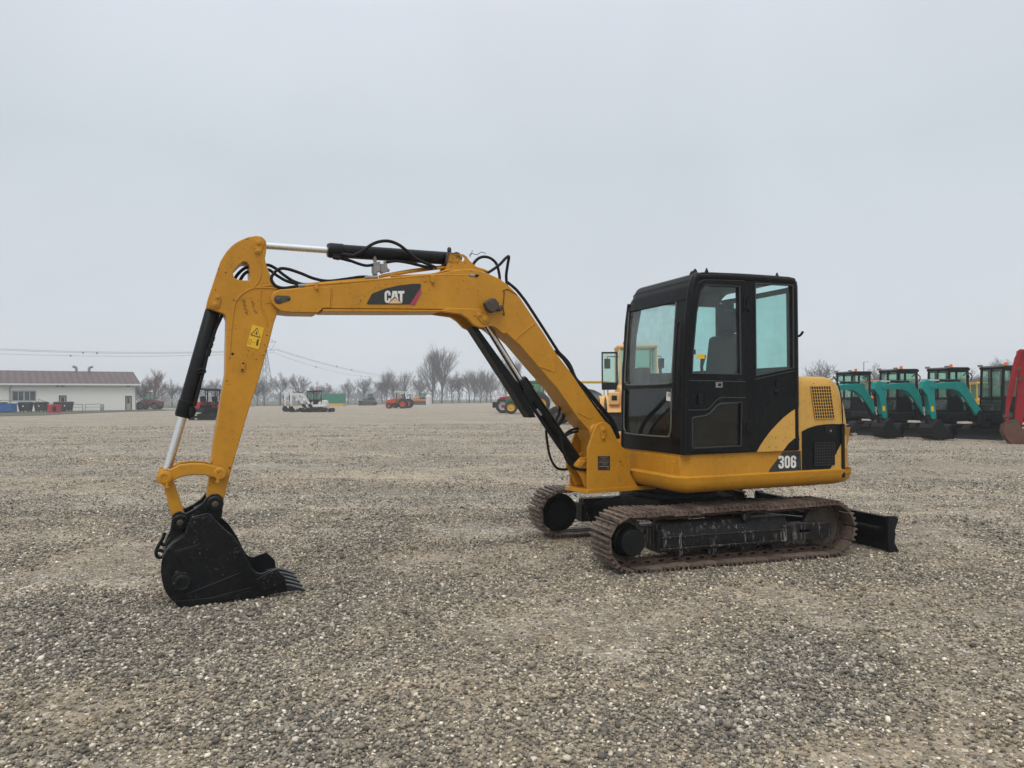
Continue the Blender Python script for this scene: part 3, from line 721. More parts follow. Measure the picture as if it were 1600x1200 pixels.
# front: left-hand wiper/handle bar and grab rail
gb = MB()
gb.tube(curve([fpt(bW0+.07, fz(985, y)[1], .06) for y in (500, 540, 580, 600)], 3), .014, 8)
gb.tube(curve([fpt(bW0+.05, z_up0+.02, .07), fpt(bW0+.04, z_up0+.3, .06), fpt(bW0+.08, z_up0+.55, .05)], 3), .02, 8)
gb.build('wiper_arm', M['black'], CAB)
gr_ = MB(); q0 = [(1064.5, 505), (1062.5, 512), (1060, 545), (1058, 600), (1056.5, 640)]
gr_.tube(curve([H.w(front_a(z)+.028, b, z) for b, z in [fz(x, y) for x, y in q0]], 4), .009, 8)
gr_.build('grab_rail', M['black'], CAB)
# hinges, handle, latch details
for yc_ in (475, 668):
    hg = MB()
    for x0 in (1161.5, 1169):
        q = [H.px(x, y, BN+.017) for x, y in ((x0, yc_-11), (x0+5.5, yc_-11), (x0+5.5, yc_+11), (x0, yc_+11))]; hg.slab(H, q, BN+.002, BN+.022)
    p0 = H.px(1167.6, yc_-9, BN+.02); p1 = H.px(1167.6, yc_+9, BN+.02); hg.cyl(H.w(p0[0], BN+.022, p0[1]), H.w(p1[0], BN+.022, p1[1]), .011, 10)
    for x in (1163, 1172.5):
        for dy in (-7, 7):
            q = H.px(x, yc_+dy, BN+.022); hg.lathe(H.w(q[0], BN+.021, q[1]), H.L, [(.007, 0), (.007, .006)], 8)
    hg.build('hinge', CB, CAB, bevel=.002)
hd = MB(); q = PS([(1082, 634), (1083, 622), (1090, 615), (1098, 612.5), (1102, 614), (1103, 633), (1101, 636), (1084, 636.5)], BN+.016)
P_ = [H.w(a, BN+.018, z) for a, z in q]; hd.tube(P_+[P_[0], P_[1]], .005, 6)
hd.slab(H, PS([(1090, 617), (1096, 615.5), (1096, 632), (1090, 632)], BN+.02), BN+.016, BN+.034)
hd.build('door_handle', M['black'], DOOR, bevel=.003)
hd = MB(); hd.slab(H, PS([(1118, 597), (1128.5, 597), (1128.5, 605.5), (1118, 605.5)], BN+.016), BN+.0165, BN+.02); q = PS([(1122, 599), (1127, 599), (1127, 603.5), (1122, 603.5)], BN+.02)
hd.build('door_latch', M['steel'], DOOR); hd2 = MB(); hd2.slab(H, q, BN+.0205, BN+.021); hd2.build('latch_slot', M['hole'], DOOR)
vb = MB(); q = H.px(1213.5, 611.5, BN); vb.lathe(H.w(q[0], BN, q[1]), H.L, [(.030, 0), (.026, .008), (.015, .012)], 14); q = H.px(1213, 601, BN)
vb.lathe(H.w(q[0], BN, q[1]), H.L, [(.014, 0), (.014, .012)], 10); q = H.px(1213, 596.5, BN); vb.lathe(H.w(q[0], BN, q[1]), H.L, [(.010, 0), (.010, .012)], 8)
vb.build('fuel_lock', M['black'], CAB)
# yellow swoosh on the rear lower corner of the cab
sw_ = MB(); q = PS([(1182, 706.3), (1187, 697), (1194, 686.5), (1203, 674.5), (1213, 663.5), (1224, 652.5), (1236, 643), (1247.8, 635.8), (1248.3, 680.5), (1240, 685.5), (1232, 692.5), (1226, 700.5), (1222.8, 704.6)], BN)
sw_.slab(H, q, BN+.0015, BN+.004); sw_.build('yellow_swoosh', M['hood'], CAB)
sw_ = MB(); q0 = H.px(1249, 548, BN); sw_.tube(curve([H.w(cab_az[11][0]-.0, BN-.1, 2.05), H.w(cab_az[11][0]-.06, BN-.05, 2.06), H.w(cab_az[11][0]-.085, BN-.03, 2.10)], 3), .012, 8)
sw_.build('side_lamp', M['black'], CAB)
# interior
it = MB(); am = (cab_az[0][0]+cab_az[12][0])/2; bm_ = (BN+BI)/2
it.slab(H, [(am+.22, zc_bot+.35), (am+.20, zc_bot+.50), (am-.18, zc_bot+.50), (am-.22, zc_bot+.35)], bm_-.24, bm_+.24)
it.slab(H, [(am-.12, zc_bot+.5), (am-.20, zc_bot+1.1), (am-.30, zc_bot+1.12), (am-.30, zc_bot+.45)], bm_-.24, bm_+.24)
it.slab(H, [(am-.215, zc_bot+1.12), (am-.235, zc_bot+1.36), (am-.30, zc_bot+1.36), (am-.30, zc_bot+1.12)], bm_-.13, bm_+.13)
it.box(H, am+.18, am-.2, bm_-.2, bm_+.2, zc_bot+.04, zc_bot+.36)
it.build('driver_seat', M['seat'], CAB, bevel=.05, seg=3)
cn_ = MB()
for s_ in (bm_-.38, bm_+.30): cn_.slab(H, [(am+.36, zc_bot+.35), (am+.36, zc_bot+.62), (am+.16, zc_bot+.66), (am-.25, zc_bot+.60), (am-.25, zc_bot+.2)], s_, s_+.12)
cn_.box(H, am+.50, am+.40, BI+.05, BI+.20, zc_bot+.2, zc_bot+.80)
cn_.build('control_console', M['seat'], CAB, bevel=.02)
jy = MB()
for s_ in (bm_-.32, bm_+.36):
    jy.tube([H.w(am+.30, s_, zc_bot+.62), H.w(am+.31, s_, zc_bot+.78), H.w(am+.29, s_, zc_bot+.88)], [.014, .014, .026], 8)
for s_ in (-.08, .08): jy.tube(curve([H.w(am+.48, bm_+s_, zc_bot+.06), H.w(am+.50, bm_+s_, zc_bot+.4), H.w(am+.42, bm_+s_, zc_bot+.66)], 3), .012, 6)
jy.build('control_lever', M['black'], CAB)
ft = MB()
for s_ in (-.12, .06): ft.hexa([H.w(am+.55, bm_+s_, zc_bot+.05), H.w(am+.40, bm_+s_, zc_bot+.05), H.w(am+.40, bm_+s_+.07, zc_bot+.05), H.w(am+.55, bm_+s_+.07, zc_bot+.05),
    H.w(am+.57, bm_+s_, zc_bot+.16), H.w(am+.42, bm_+s_, zc_bot+.06), H.w(am+.42, bm_+s_+.07, zc_bot+.06), H.w(am+.57, bm_+s_+.07, zc_bot+.16)])
ft.build('foot_pedal', M['grime'], CAB)
# slotted guard on the far side, stickers in the window
gd = MB(); q0 = H.px(1118, 472, BI+.05); q1 = H.px(1135, 560, BI+.05)
for i in range(8): 
    z_ = q0[1]+(q1[1]-q0[1])*i/7; gd.box(H, q0[0], q1[0], BI+.046, BI+.065, z_-.008, z_+.008)
gd.box(H, q0[0], q0[0]-.015, BI+.046, BI+.07, q1[1], q0[1]); gd.box(H, q1[0]+.015, q1[0], BI+.046, BI+.07, q1[1], q0[1])
gd.build('slotted_guard', M['black'], CAB)
st = MB(); st.slab(H, PS([(1081.5, 546), (1087, 546), (1087, 554), (1081, 554)], BN-.005), BN-.006, BN-.004, m=1); st.slab(H, PS([(1089, 553.5), (1101, 553.5), (1101, 560.5), (1089, 560.5)], BN-.005), BN-.006, BN-.004)
st.build('window_sticker', [M['safety'], M['grime']], CAB, smooth=0)
# right-hand tank box beside the boom foot
tk = MB(); tk.box(H, .30, aH0+.01, -BN+.03, BI-.06, zp_top-.01, zp_top+.12); tk.build('tank_box', YEL, EX, bevel=.02)

# ================================================================== BOOM, ARM, BUCKET (frame B)
bb = .14                                     # half width of the boom
def PB(pts, b): return B.P(pts, b)
boom_px = [(423, 468), (424.5, 460.5), (430, 455), (437, 452.3), (456, 450.5), (476, 448), (500, 446), (540, 443.2), (588, 438), (672, 431), (686, 427.5), (706, 423), (728, 420), (742, 421), (760, 426), (780, 435), (792, 443.5), (801, 452), (812, 464), (822.7, 480), (850.7, 522), (869, 552), (892.7, 582.7), (906.7, 603.7), (928, 634), (950, 664), (956, 672), (955, 683), (946, 688), (934, 686),
           (925, 677), (904, 654.5), (871.7, 608), (841, 573), (808.7, 534.8), (791, 518.5), (780, 508), (764, 495), (752, 488.5), (744, 486.3), (735, 484.5), (688, 483.5), (600, 482.5), (504, 482), (497, 489.5), (456, 488.7), (440, 487), (431, 481), (425, 474)]
bz = PB(boom_px, bb)
bo = MB(); bo.slab(B, bz, -bb, bb)
BOOM = bo.build('boom', YEL, EX, bevel=.007)
# bottom flange plate, elbow lug, tip bosses, weld ribs
fl = MB(); q = PB([(504, 483), (600, 483.5), (688, 484.5), (688, 487), (600, 487), (504, 486.5)], bb); fl.slab(B, q, -bb-.008, bb+.008)
fl.build('bottom_plate', YEL, BOOM, bevel=.003)
lug_px = [(684, 486), (720, 491), (730, 497.5), (740, 508), (747, 511.5), (755, 512), (763, 509.5), (770, 510), (777, 514.5), (784, 521), (791, 521.5), (786, 510), (776, 499), (764, 489), (750, 484.5), (735, 482.5), (700, 481.5)]
lg = MB()
for s_ in (1, -1): lg.slab(B, PB(lug_px, bb), s_*(bb-.03), s_*(bb+.012))
lg.build('cylinder_lug', YEL, BOOM, bevel=.006)
def welds(lst, b, r, par, mt=YEL, name='weld_rib'):
    for pts in lst: MB().tube(curve([B.w(a, b, z) for a, z in PB(pts, b)], 4), r, 6).build(name, mt, par)
welds([[(688, 482), (740, 483), (752, 485.5), (764, 491), (778, 503), (790, 518), (812, 538)], [(806.5, 531), (812, 524), (835.5, 505)], [(519, 450), (517, 481)],
       [(843, 573), (856, 577), (865, 580.5), (868, 576), (867, 553)], [(903, 645), (915, 651), (921, 653.5), (925, 651), (924, 649)]], bb+.001, .006, BOOM)
def boss(c, b, r, par, mt, d=.02, shape=None, name='pin'):
    a, z = B.px(c[0], c[1], b); MB().lathe(B.w(a, b-.01, z), B.L, [(r, 0), (r, d), (r*.85, d+.006), (r*.5, d+.007), (r*.45, d+.002)], 20).build(name, mt, par)
def teardrop(c0, r0, c1, r1, b, th, par, mt, name='pin_keeper'):
    """flat plate round two pixel centres"""
    p0 = Vector(B.px(*c0, b)); p1 = Vector(B.px(*c1, b)); d = (p1-p0); an = math.atan2(d.y, d.x); pts = []
    for k in range(9): t_ = an+math.pi/2+math.pi*k/8; pts.append((p0.x+r0*math.cos(t_), p0.y+r0*math.sin(t_)))
    for k in range(9): t_ = an-math.pi/2+math.pi*k/8; pts.append((p1.x+r1*math.cos(t_), p1.y+r1*math.sin(t_)))
    o = MB().slab(B, pts, b, b+th).build(name, mt, par, bevel=.004)
    mb = MB()
    for p, r in ((p0, r0*.55), (p1, r1*.5)): mb.lathe(B.w(p.x, b+th, p.y), B.L, [(r, 0), (r, .008), (r*.6, .012)], 12)
    mb.build('keeper_bolt', mt, par if par.parent is EX else o)
teardrop((435, 468.5), .036, (449.5, 466.5), .022, bb+.001, .012, BOOM, M['grime'])
teardrop((757, 498.5), .045, (748.5, 492.5), .03, bb+.012, .012, BOOM, YEL)
# fork tip cheeks
ck_px = [(423.5, 468), (425, 461), (431, 455.5), (438, 453), (452, 452.5), (500, 448), (517, 450), (516, 481), (504, 481.5), (497, 488.5), (456, 488), (440, 486.5), (431, 480.5), (425.5, 474)]
cm = MB()
for s_ in (1, -1): cm.slab(B, PB(ck_px, bb), s_*(bb-.002), s_*(bb+.010))
cm.build('boom_tip_cheek', YEL, BOOM, bevel=.004)
# arm-cylinder bracket on top of the elbow
bk_px = [(690, 427), (697, 418), (700, 408), (702, 396), (714, 396.5), (724, 397.5), (729, 401), (733, 407), (743, 416), (756, 424), (730, 424)]
bk = MB(); hole = [(720, 401.5), (724, 400.8), (726.5, 404), (725, 408), (721.5, 408.5), (719.5, 405)]
for b_ in (.07, -.085): bk.slab(B, PB(bk_px, .08), b_, b_+.015, holes=[PB(hole, .08)])
bk.build('cylinder_bracket', YEL, BOOM, bevel=.003)
# elbow logo panel
lb = bb+.0015
lp = MB(); lp.slab(B, PB([(573, 474.3), (574.5, 471.5), (581, 459.2), (583.5, 458), (600, 451.5), (620, 446.5), (640, 444), (655, 443), (657.5, 444.5), (657.3, 449), (640, 475.5), (575, 475.4)], lb), lb, lb+.003)
LP = lp.build('logo_panel', M['decal'], BOOM, smooth=0)
st_ = MB(); st_.slab(B, PB([(657.5, 449.5), (658, 458), (648, 476.2), (640.2, 475.8)], lb), lb+.0031, lb+.0045); st_.build('red_stripe', M['pink'], LP, smooth=0)
le = MB()
for ch, x0, x1 in (('C', 600.9, 610.3), ('A', 611.0, 622.2), ('T', 621.6, 630.8)):
    glyph(le, B, ch, [(x0, 454.6), (x1, 454.6), (x1-.3, 473), (x0, 473)], lb+.0035, .002)
le.build('logo_lettering', M['white'], LP, smooth=0)
tr_ = MB(); tr_.slab(B, PB([(607, 474.2), (616.7, 465.6), (628, 474.2)], lb), lb+.0036, lb+.006); tr_.build('logo_triangle', M['cream'], LP, smooth=0)
# pipes, clamps, valve block
def hose(specs, par, name, mt=None, r=.012, n=8):
    mb = MB()
    for s4 in specs:
        pts, b = s4[0], s4[1]; rr2 = s4[2] if len(s4) > 2 else r; P_ = []
        for i, (x, y) in enumerate(pts):
            bi = b if isinstance(b, (int, float)) else b[0]+(b[1]-b[0])*i/(len(pts)-1)
            a, z = B.px(x, y, bi); P_.append(B.w(a, bi, z))
        mb.tube(curve(P_, 5), rr2, n)
    return mb.build(name, mt or M['rubber'], par, smooth=60)
hose([([(474, 447), (500, 444.5), (540, 441.5), (600, 436.5), (672, 430.5), (705, 430), (733, 430.5)], bb-.01), ([(476, 445.5), (540, 439.5), (585, 435)], bb-.05),
      ([(592, 432.5), (640, 424.8), (690, 418.6), (722, 417), (748, 420), (765, 426)], .03), ([(596, 431), (640, 423), (690, 416.8), (720, 415.3)], -.04), ([(610, 431.5), (672, 429), (700, 422.5), (730, 424)], .09, .009)], BOOM, 'oil_pipe', YEL, .0125)
hose([([(733, 430.5), (742, 431)], bb-.01, .017), ([(466, 447), (476, 446)], bb-.01, .016), ([(570, 434.5), (590, 433)], bb-.05, .016)], BOOM, 'hose_fitting', M['steel'])
cl = MB()
for x, y0, y1 in ((494, 441.5, 456), (675, 430.5, 446)):
    q = PB([(x-3, y0), (x+3, y0), (x+3, y1), (x+1.5, y1), (x+1, y0+8), (x-3, y0+8)], bb); cl.slab(B, q, bb-.03, bb+.02)
    a, z = B.px(x, y0+9, bb+.02); cl.lathe(B.w(a, bb+.02, z), B.L, [(.013, 0), (.013, .012)], 6)
cl.build('pipe_clamp', YEL, BOOM, bevel=.003)
vb2 = MB()
vb2.slab(B, PB([(583, 410), (594, 409), (594, 424), (589, 425), (588, 429), (585, 429), (583, 424)], .05), -.01, .06)
vb2.slab(B, PB([(595, 412), (605, 411), (606, 424), (597, 427), (594, 423)], .05), .0, .05)
for c0, c1, r in (((586, 409), (585, 398), .016), ((587.5, 425), (588, 434), .012), ((604, 420), (608, 424), .014), ((600, 411), (603, 408), .012)):
    a0, z0 = B.px(*c0, .03); a1, z1 = B.px(*c1, .03); vb2.cyl(B.w(a0, .03, z0), B.w(a1, .03, z1), r, 8)
vb2.build('valve_block', M['steel'], BOOM, bevel=.003)
hose([([(552, 399.5), (566, 392.5), (580, 382.5), (594, 377.3), (609, 377), (624, 383), (638, 394), (648, 403), (660, 409), (682, 418.5)], .10, .0135),
      ([(520, 402), (540, 405), (560, 412), (572, 415), (583, 414)], .07), ([(604, 410), (620, 408), (640, 411), (652, 414), (676, 419)], .05),
      ([(648, 412), (660, 416), (676, 420)], .09)], BOOM, 'hydraulic_hose')
hose([([(590, 434.5), (566, 432.5), (540, 436), (512, 439), (490, 435), (470, 427), (450, 420.5), (437, 420), (428, 427), (424, 436), (430, 446), (444, 450), (468, 446.5)], (.06, bb-.02)),
      ([(404, 420), (417, 414), (430, 419), (444, 430), (460, 440), (480, 444.5), (520, 440), (580, 434)], (.0, .03)),
      ([(404, 428), (418, 421), (432, 430), (450, 440), (474, 445)], (-.02, .06)),
      ([(366, 437), (372, 428), (381, 420), (391, 417), (404, 417), (417, 424)], (-.05, -.02)), ([(375, 438), (381, 429), (389, 424), (404, 424)], (-.04, -.02))], BOOM, 'arm_hose', r=.0125)
hose([([(738, 416), (742, 409), (749, 403), (758, 401.2), (768, 404.5), (776, 413), (780, 428), (781, 440)], -.06), ([(742, 431), (752, 430), (765, 424.5), (780, 414), (790, 403.5), (795, 401), (793.5, 412), (791, 430), (792, 446)], (bb, -.04))], BOOM, 'elbow_hose', r=.0135)
hose([([(793, 441), (806, 452), (816, 464), (826, 478), (852, 518), (872, 549), (890, 575), (902, 597), (915, 615), (930, 636), (952, 662), (962, 680)], .02, .014), ([(868, 547), (888, 568), (899, 592), (915, 608), (935, 632), (957, 660), (966, 685)], -.05, .022)], BOOM, 'boom_hose')
hose([([(733, 399), (737, 396), (745, 398), (752, 394), (759, 396)], .06, .003)], BOOM, 'loose_wire', r=.003, n=5)
hose([([(734, 402), (737, 395), (738, 391)], .06, .003)], BOOM, 'loose_wire', r=.003, n=5)
hose([([(785, 455), (793, 452), (800, 456), (808, 460)], bb+.005, .003), ([(788, 456), (787, 470), (786, 478), (788, 492), (785, 490)], bb+.005, .003)], BOOM, 'loose_wire', r=.003, n=5)
# work lamp on the elbow
wl = MB(); q = PB([(754.5, 474.5), (765, 466.5), (771, 467), (777, 474.5), (776, 484), (767, 490), (759, 484.5)], bb+.05); wl.slab(B, q, bb+.03, bb+.10)
q = [(x, y) for x, y in PB([(777, 480), (783, 476), (787, 480), (783, 486), (777, 486)], bb+.03)]; wl.slab(B, q, bb+.002, bb+.04)
wl.build('work_lamp', M['grime'], BOOM, bevel=.01)

# arm
ab = .105
arm_px = [(401, 368.3), (410, 370), (415.5, 376), (417, 384), (415.5, 396), (414, 404), (416, 413), (420, 424), (426, 436), (434, 448), (446, 458), (450, 468), (446, 478), (434.5, 486.5), (428, 505), (421.5, 532), (406, 588), (384.7, 653), (361, 735.7), (350, 779), (349, 788), (343, 796), (333, 796), (325, 789), (323, 779), (328.5, 735), (334, 690), (339, 660), (352, 584), (353, 536), (354, 499.5), (352.5, 493.5), (348, 489.5), (323, 481), (322.7, 476), (325, 466), (329, 454), (335, 436), (341, 418), (344, 409), (348, 402), (353, 394), (360, 386), (367, 380), (376, 375), (388, 370)]
arm_hole = [(364, 427), (366, 422), (371, 417), (377, 411), (381, 409), (386, 410), (389.3, 414), (390.2, 422), (390.6, 434), (389, 438), (380, 438), (371, 436.5), (366, 434)]
am_ = MB(); am_.slab(B, PB(arm_px, ab), -ab, ab, holes=[PB(arm_hole, ab)])
ARM = am_.build('arm', YEL, EX, bevel=.006)
welds([[(432, 451.5), (420, 449.7), (398, 450), (388, 453), (378, 459.5), (371, 467), (366.5, 477), (364, 492), (361.5, 515), (358, 560)], [(401, 399), (405.5, 407), (408, 418), (406.5, 432), (402, 442), (396, 449), (403, 448.5), (431, 444.5)],
       [(408.5, 452), (406.5, 460), (406.5, 474), (410, 485), (415.5, 496), (417.5, 508)]], ab+.0, .0075, ARM)
teardrop((404, 379), .040, (402.5, 392.5), .026, ab+.001, .012, ARM, YEL)
teardrop((335.5, 475.5), .036, (340, 465), .024, ab+.001, .010, ARM, YEL)
kb = MB(); kb.slab(B, PB([(376, 564.5), (383, 566), (382, 580.5), (375.5, 580)], ab), ab, ab+.012); kb.build('bracket_pad', YEL, ARM, bevel=.004)
kb = MB()
for x, y in ((380, 567.5), (378.8, 577.5)):
    a, z = B.px(x, y, ab+.012); kb.lathe(B.w(a, ab+.012, z), B.L, [(.008, 0), (.008, .002)], 10)
for x, y, r in ((363.5, 553, .013), (360, 516, .006), (417, 524, .007), (388, 548, .005), (337, 453, .006), (341.8, 420, .006), (445.5, 654.3, .001)):
    a, z = B.px(x, y, ab); kb.lathe(B.w(a, ab-.003, z), B.L, [(r, 0), (r*.8, .004)], 7)
kb.build('bolt_hole', M['hole'], ARM)
# warning sticker
wsb = ab+.0012
ws = MB(); ws.slab(B, PB([(394.5, 507.3), (412.6, 512.3), (404, 546), (385, 540.7)], wsb), wsb, wsb+.0015); WS = ws.build('warning_sticker', M['safety'], ARM, smooth=0)
wp = MB(); k_ = wsb+.0016
for pts in ([(402, 512.6), (391.8, 522.6), (406.2, 526.5), (402, 512.6), (391.8, 522.6)], [(392.5, 523.8), (407.5, 528.2)], [(390, 530), (393.2, 531), (391.2, 538.2), (387.5, 537.2), (389.6, 530)], [(394.5, 534.8), (398.6, 535.8)]):
    P_ = [B.w(a, k_, z) for a, z in PB(pts, k_)]; wp.tube(P_, .0032 if len(pts) > 4 and pts[0][0] > 400 else .0018, 4)
wp.slab(B, PB([(401.4, 531.6), (404.2, 532.2), (402.8, 540.3), (400, 539.8)], k_), k_, k_+.001); a, z = B.px(403.6, 530.8, k_); wp.lathe(B.w(a, k_, z), B.L, [(.006, 0), (.006, .001)], 8)
wp.slab(B, PB([(400.3, 518), (402, 518.3), (401.8, 523.2), (399.8, 522.6)], k_), k_, k_+.001); wp.slab(B, PB([(397.3, 520.5), (398.8, 521), (398.4, 522.2), (397, 521.8)], k_), k_, k_+.001)
wp.build('warning_pictogram', M['decal'], WS, smooth=0)
# handwritten marks
hw = MB(); kk = ab+.0015
rows = [[(376.5, 466), (379, 468), (382.5, 469), (383, 471), (379.5, 470.6), (377.5, 469)], [(378.5, 472.3), (382, 472), (382.6, 474.5), (379.8, 475.5), (384, 477)],
        [(380, 478), (384.5, 477.6), (384, 480.5), (380.5, 481)], [(381, 483), (386, 483.5), (388, 486), (385, 487), (383, 485)], [(382, 488.5), (386.5, 488), (384, 491), (388, 491)],
        [(390, 467), (391.5, 465.5), (394, 468)], [(392, 471), (396, 470.5), (393, 473)], [(393, 475), (398, 474), (397, 477), (394, 477)], [(394, 479), (397.5, 480)], [(396, 482.5), (397, 485), (399, 484.5)], [(397, 486.5), (402, 487.5), (400.5, 489), (398, 487.8)]]
for pts in rows: hw.tube(curve([B.w(a, kk, z) for a, z in PB(pts, kk)], 3), .0013, 4)
hw.build('pen_marks', M['ink'], ARM)

# arm cylinder
def bxyz(x, y, b=0.0): a, z = B.px(x, y, b); return B.w(a, b, z)
def cylinder(p0, p1, p2, p3, rt, rr0, name, b=0.0, eye0=.05, eye1=.045, mt=None):
    """p0 base pin, p1 tube end, p2 rod start, p3 rod pin; pixel points on plane b"""
    mt = mt or BLK; A, C, D = bxyz(*p0, b), bxyz(*p1, b), bxyz(*p3, b); ax = (C-A).normalized(); ln = (C-A).length
    mb = MB(); mb.lathe(A, ax, [(rt*.75, .03), (rt, .06), (rt, ln-.13), (rt*1.10, ln-.125), (rt*1.10, ln-.02), (rt*.95, ln)], 28)
    mb.cyl(A-B.L*.06, A+B.L*.06, eye0, 20)
    o = mb.build(name, mt, EX, smooth=40)
    rd = MB(); rd.cyl(C-ax*.02, D, rr0, 20); rd.build('piston_rod', M['chrome'], o, smooth=60)
    ey = MB(); ey.cyl(D-B.L*.055, D+B.L*.055, eye1, 18); ey.build('rod_eye', mt if name != 'arm_cylinder' else YEL, o)
    return o
AC = cylinder((710, 404.5), (511.5, 391), None, (404, 383), .056, .027, 'arm_cylinder')
ex = MB(); ex.slab(B, PB([(697, 394), (713, 396), (719, 398), (719, 412), (706, 414), (696, 413)], .06), -.06, .085); ex.lathe(bxyz(702, 394, 0), (0, 0, 1), [(.02, 0), (.02, .03), (.01, .045)], 8)
ex.build('cylinder_end', M['grime'], AC, bevel=.012)
ex = MB(); ex.slab(B, PB([(519, 396), (533, 397), (535, 402), (530, 406), (521, 404)], .06), .03, .075); ex.tube([bxyz(534, 397.5, .09), bxyz(553, 400, .10)], .016, 8)
ex.tube(curve([bxyz(520, 402, .07), bxyz(535, 404.5, .07), bxyz(548, 408, .07)], 3), .012, 8); ex.build('port_fitting', M['rubber'], AC)
# bucket cylinder
BC = cylinder((335.5, 475.5), (285.5, 652), None, (258.5, 745), .056, .031, 'bucket_cylinder')
hose([([(347, 492), (342.5, 502), (337, 514), (332.5, 528), (328.5, 542), (324, 554), (318.5, 578), (312, 602), (304, 634)], (.02, .055), .0125)], BC, 'cylinder_hose')
hose([([(333, 526), (331, 533)], .04, .017), ([(330, 536), (327.5, 543)], .045, .019), ([(326.5, 546), (323.5, 556)], .05, .021), ([(301, 636), (298, 648)], .055, .019)], BC, 'hose_fitting', M['rubber'])
hose([([(309, 579), (314, 577), (320, 579), (319, 582), (309, 582)], .06, .009), ([(296, 640), (301, 638), (304, 642), (300, 650), (295, 648)], .06, .012)], BC, 'hose_clamp', M['black'])
# boom cylinder with guard
BOC = cylinder((903.5, 726), (812.5, 593.5), None, (755, 500), .060, .030, 'boom_cylinder', 0.0, .055, .05)
gd = MB(); gd.slab(B, PB([(737, 510.5), (744.5, 509), (811, 601), (837.5, 652), (828.5, 652.7), (806, 617)], .09), -.06, .09); gd.build('cylinder_guard', M['cabblack'], BOC, bevel=.004)
gd = MB(); gd.tube(curve([bxyz(818, 610, .07), bxyz(835, 640, .075), bxyz(868, 690, .075), bxyz(884, 712, .07)], 3), .016, 8)
gd.slab(B, PB([(814, 604), (822, 604), (832, 618), (832, 628), (824, 624)], .05), .03, .08); gd.build('cylinder_pipe', M['black'], BOC, bevel=.003)
gd = MB(); gd.slab(B, PB([(837.5, 640), (840, 638), (847.5, 648), (845, 650)], .0605), .0575, .062); gd.build('cylinder_tag', M['steel'], BOC)
hose([([(873, 628), (874.5, 640), (872, 650), (866, 661)], -.08), ([(881, 640), (880.5, 650), (877, 657), (871, 666), (867, 672)], -.1, .018), ([(906, 669.5), (895, 671), (886, 676), (879, 684)], -.05), ([(903, 674), (893, 676), (884, 681), (878, 688)], -.02),
      ([(853, 672), (855, 690), (858, 708), (863, 722), (870, 731), (878, 733.5), (887, 733)], -.10), ([(876, 682), (880, 702), (884, 716), (892, 727), (903, 733), (917, 734)], .11, .0135)], BOOM, 'lift_hose', r=.0125)

# boom foot bracket on the house
pb = .18
foot_px = [(918.5, 767), (918.5, 702), (920, 697), (927, 676), (930, 668), (935, 661.5), (941, 659), (948, 660), (953.5, 664.5), (957, 671), (966, 690), (974, 700), (981, 703.5), (984, 704.5), (985, 740), (997, 760)]
ff = MB()
for b_ in (pb-.028, -pb): ff.slab(B, PB(foot_px, pb), b_, b_+.028)
FT = ff.build('boom_foot', YEL, EX, bevel=.005)
f2 = MB(); f2.slabz(B, [(B.px(997, 760, pb)[0]-.25, .20), (B.px(918, 768, pb)[0]-.0, .20), (B.px(918, 768, pb)[0]+.02, .18), (B.px(918, 768, pb)[0]+.06, -.15), (B.px(997, 760, pb)[0]-.25, -.2)], B.px(918, 768, pb)[1]-.018, B.px(918, 768, pb)[1]+.018)
f2.build('foot_flange', YEL, FT, bevel=.003)
f3 = MB()                                    # centre web, curved shield and cylinder ears between the plates
za = B.px(918, 765, pb)[1]; a_f = B.px(918.5, 740, pb)[0]
f3.slab(B, [(a_f-.10, za), (a_f-.10, za+.42), (a_f-.06, za+.50), (a_f-.03, za+.56), (a_f-.08, za+.62), (a_f-.25, za+.62), (a_f-.3, za)], -pb+.03, pb-.03)
f3.build('foot_shield', YEL, FT, bevel=.03, seg=4)
f4 = MB(); e0 = B.px(903.5, 726, 0)
ear = [(a_f-.1, za+.01), (a_f-.1, za+.33), (e0[0]-.03, e0[1]+.075), (e0[0]+.035, e0[1]+.075), (e0[0]+.075, e0[1]+.03), (e0[0]+.075, e0[1]-.03), (e0[0]+.02, e0[1]-.11), (a_f-.02, za+.01)]
for b_ in (.075, -.11): f4.slab(B, ear, b_, b_+.03)
f4.build('cylinder_ear', YEL, FT, bevel=.004)
teardrop((902, 727), .040, (912, 722), .018, .106, .010, FT, YEL)
teardrop((942, 671.5), .034, (942, 684), .020, pb+.001, .014, FT, YEL)
f5 = MB(); f5.slab(B, PB([(934.2, 712.5), (953, 712.5), (953, 734.5), (934.2, 734.5)], pb+.002), pb+.001, pb+.003); pl_ = f5.build('rating_plate', M['decal'], FT, smooth=0)
f6 = MB()
for x0, x1, y0, y1 in ((937, 950, 713.8, 714.6), (940, 947, 716, 716.5), (935.5, 951.5, 722.3, 723), (941, 949, 724.6, 725.4), (936.5, 951, 728, 729.4), (949, 951.5, 731, 732.4), (936.5, 951, 718.5, 718.9), (936.5, 951, 720.2, 720.6)):
    f6.slab(B, PB([(x0, y0), (x1, y0), (x1, y1), (x0, y1)], pb+.0035), pb+.0032, pb+.004)
f6.build('plate_lettering', M['steel'], pl_, smooth=0)

